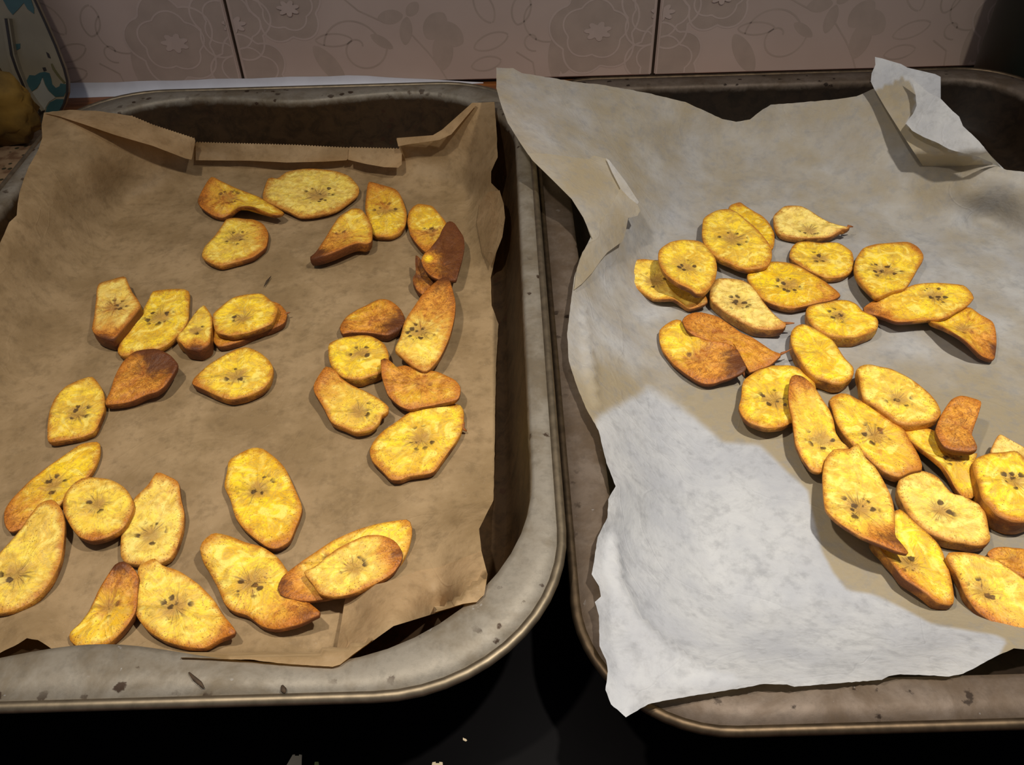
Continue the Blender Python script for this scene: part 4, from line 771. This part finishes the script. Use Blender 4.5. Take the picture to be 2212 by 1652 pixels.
print_('stem_print', [(110, 138), (113, 137), (120, 150), (130, 164), (142, 178), (138, 180), (124, 164), (114, 150)], M_OLIVE)
# lumpy things in front of it
def lump(name, c, r, mat, amp, fr, label, cat, flat=None, seed=0):
    bm = bmesh.new(); bmesh.ops.create_icosphere(bm, subdivisions=4, radius=1)
    for v in bm.verts:
        d = v.co.normalized(); k = 1 + amp * noise.noise(d * fr + Vector((seed, 0, 0))) + amp * 0.4 * noise.noise(d * fr * 2.7 + Vector((0, seed, 0)))
        v.co = Vector((d.x * r[0], d.y * r[1], d.z * r[2])) * k
        if v.co.z < -r[2] * 0.88: v.co.z = -r[2] * 0.88
    me = bpy.data.meshes.new(name); bm.to_mesh(me); bm.free(); me.polygons.foreach_set('use_smooth', [True] * len(me.polygons)); me.materials.append(mat)
    o = bpy.data.objects.new(name, me); COL.objects.link(o); o.location = (c[0], c[1], r[2] * 0.88 + c[2]); tag(o, label, cat); return o
M_POT = simple('potato_skin', (120, 82, 58), 0.6, var=0.25, scale=80, bump=0.2); M_MUST = simple('mustard_cloth', (112, 84, 26), 0.85, var=0.5, scale=45, bump=0.4)
lump('potato', (-0.362, 0.478, 0.002), (0.044, 0.046, 0.034), M_POT, 0.05, 1.4, 'dark round brown potato in the corner beside the grey tray', 'potato', seed=3)
lump('cleaning_cloth', (-0.345, 0.532, 0.002), (0.042, 0.014, 0.030), M_MUST, 0.22, 3.4, 'crumpled mustard yellow cloth between the potato and the patterned serving tray', 'cloth', seed=9)
# speckled stone board under the potato
M_STONE, nt, out_ = new_mat('speckled_stone'); n = N(nt); p = n.geo()
cS = n.mix(n.step(n.noise(p, 120, 4), 0.4, 0.65), lin(150, 124, 96), lin(112, 84, 62)); cS = n.mix(n.step(n.voronoi(p, 160), 0.28, 0.18), cS, lin(60, 56, 40))
nt.links.new(n.bsdf(cS, 0.5).outputs[0], out_.inputs[0])
sb = box('stone_board', -0.46, -0.272, 0.33, 0.552, -0.002, 0.002, M_STONE, None, 0.0008); tag(sb, 'speckled tan stone board under the potato, beside the grey tray', 'board')
# canister added to stand in for shade at the wall's right end
M_CYL = simple('dark_green_shade', (16, 22, 14), 0.5, var=0.2)
shade_cyl = empty('shade_cylinder', (0.372, 0.567, -0.002)); tag(shade_cyl, 'added dark green canister standing against the tiles behind the dark tray', 'cylinder')
def lathe(name, prof, mat, parent, k=48):
    V, F = [], []
    for (r_, z_) in prof:
        for i in range(k): V.append((r_ * math.cos(2 * math.pi * i / k), r_ * math.sin(2 * math.pi * i / k), z_))
    for j in range(len(prof) - 1):
        for i in range(k): F.append((j * k + i, j * k + (i + 1) % k, (j + 1) * k + (i + 1) % k, (j + 1) * k + i))
    F += [tuple(range(k))[::-1], tuple(range((len(prof) - 1) * k, len(prof) * k))]
    return mesh_obj(name, V, F, mat, parent)
lathe('body', [(0.040, 0.0), (0.044, 0.002), (0.045, 0.006), (0.045, 0.150), (0.043, 0.154)], M_CYL, shade_cyl)
lathe('lid', [(0.046, 0.150), (0.0465, 0.152), (0.0465, 0.168), (0.043, 0.172), (0.012, 0.174), (0.012, 0.184), (0.008, 0.188)], M_CYL, shade_cyl)
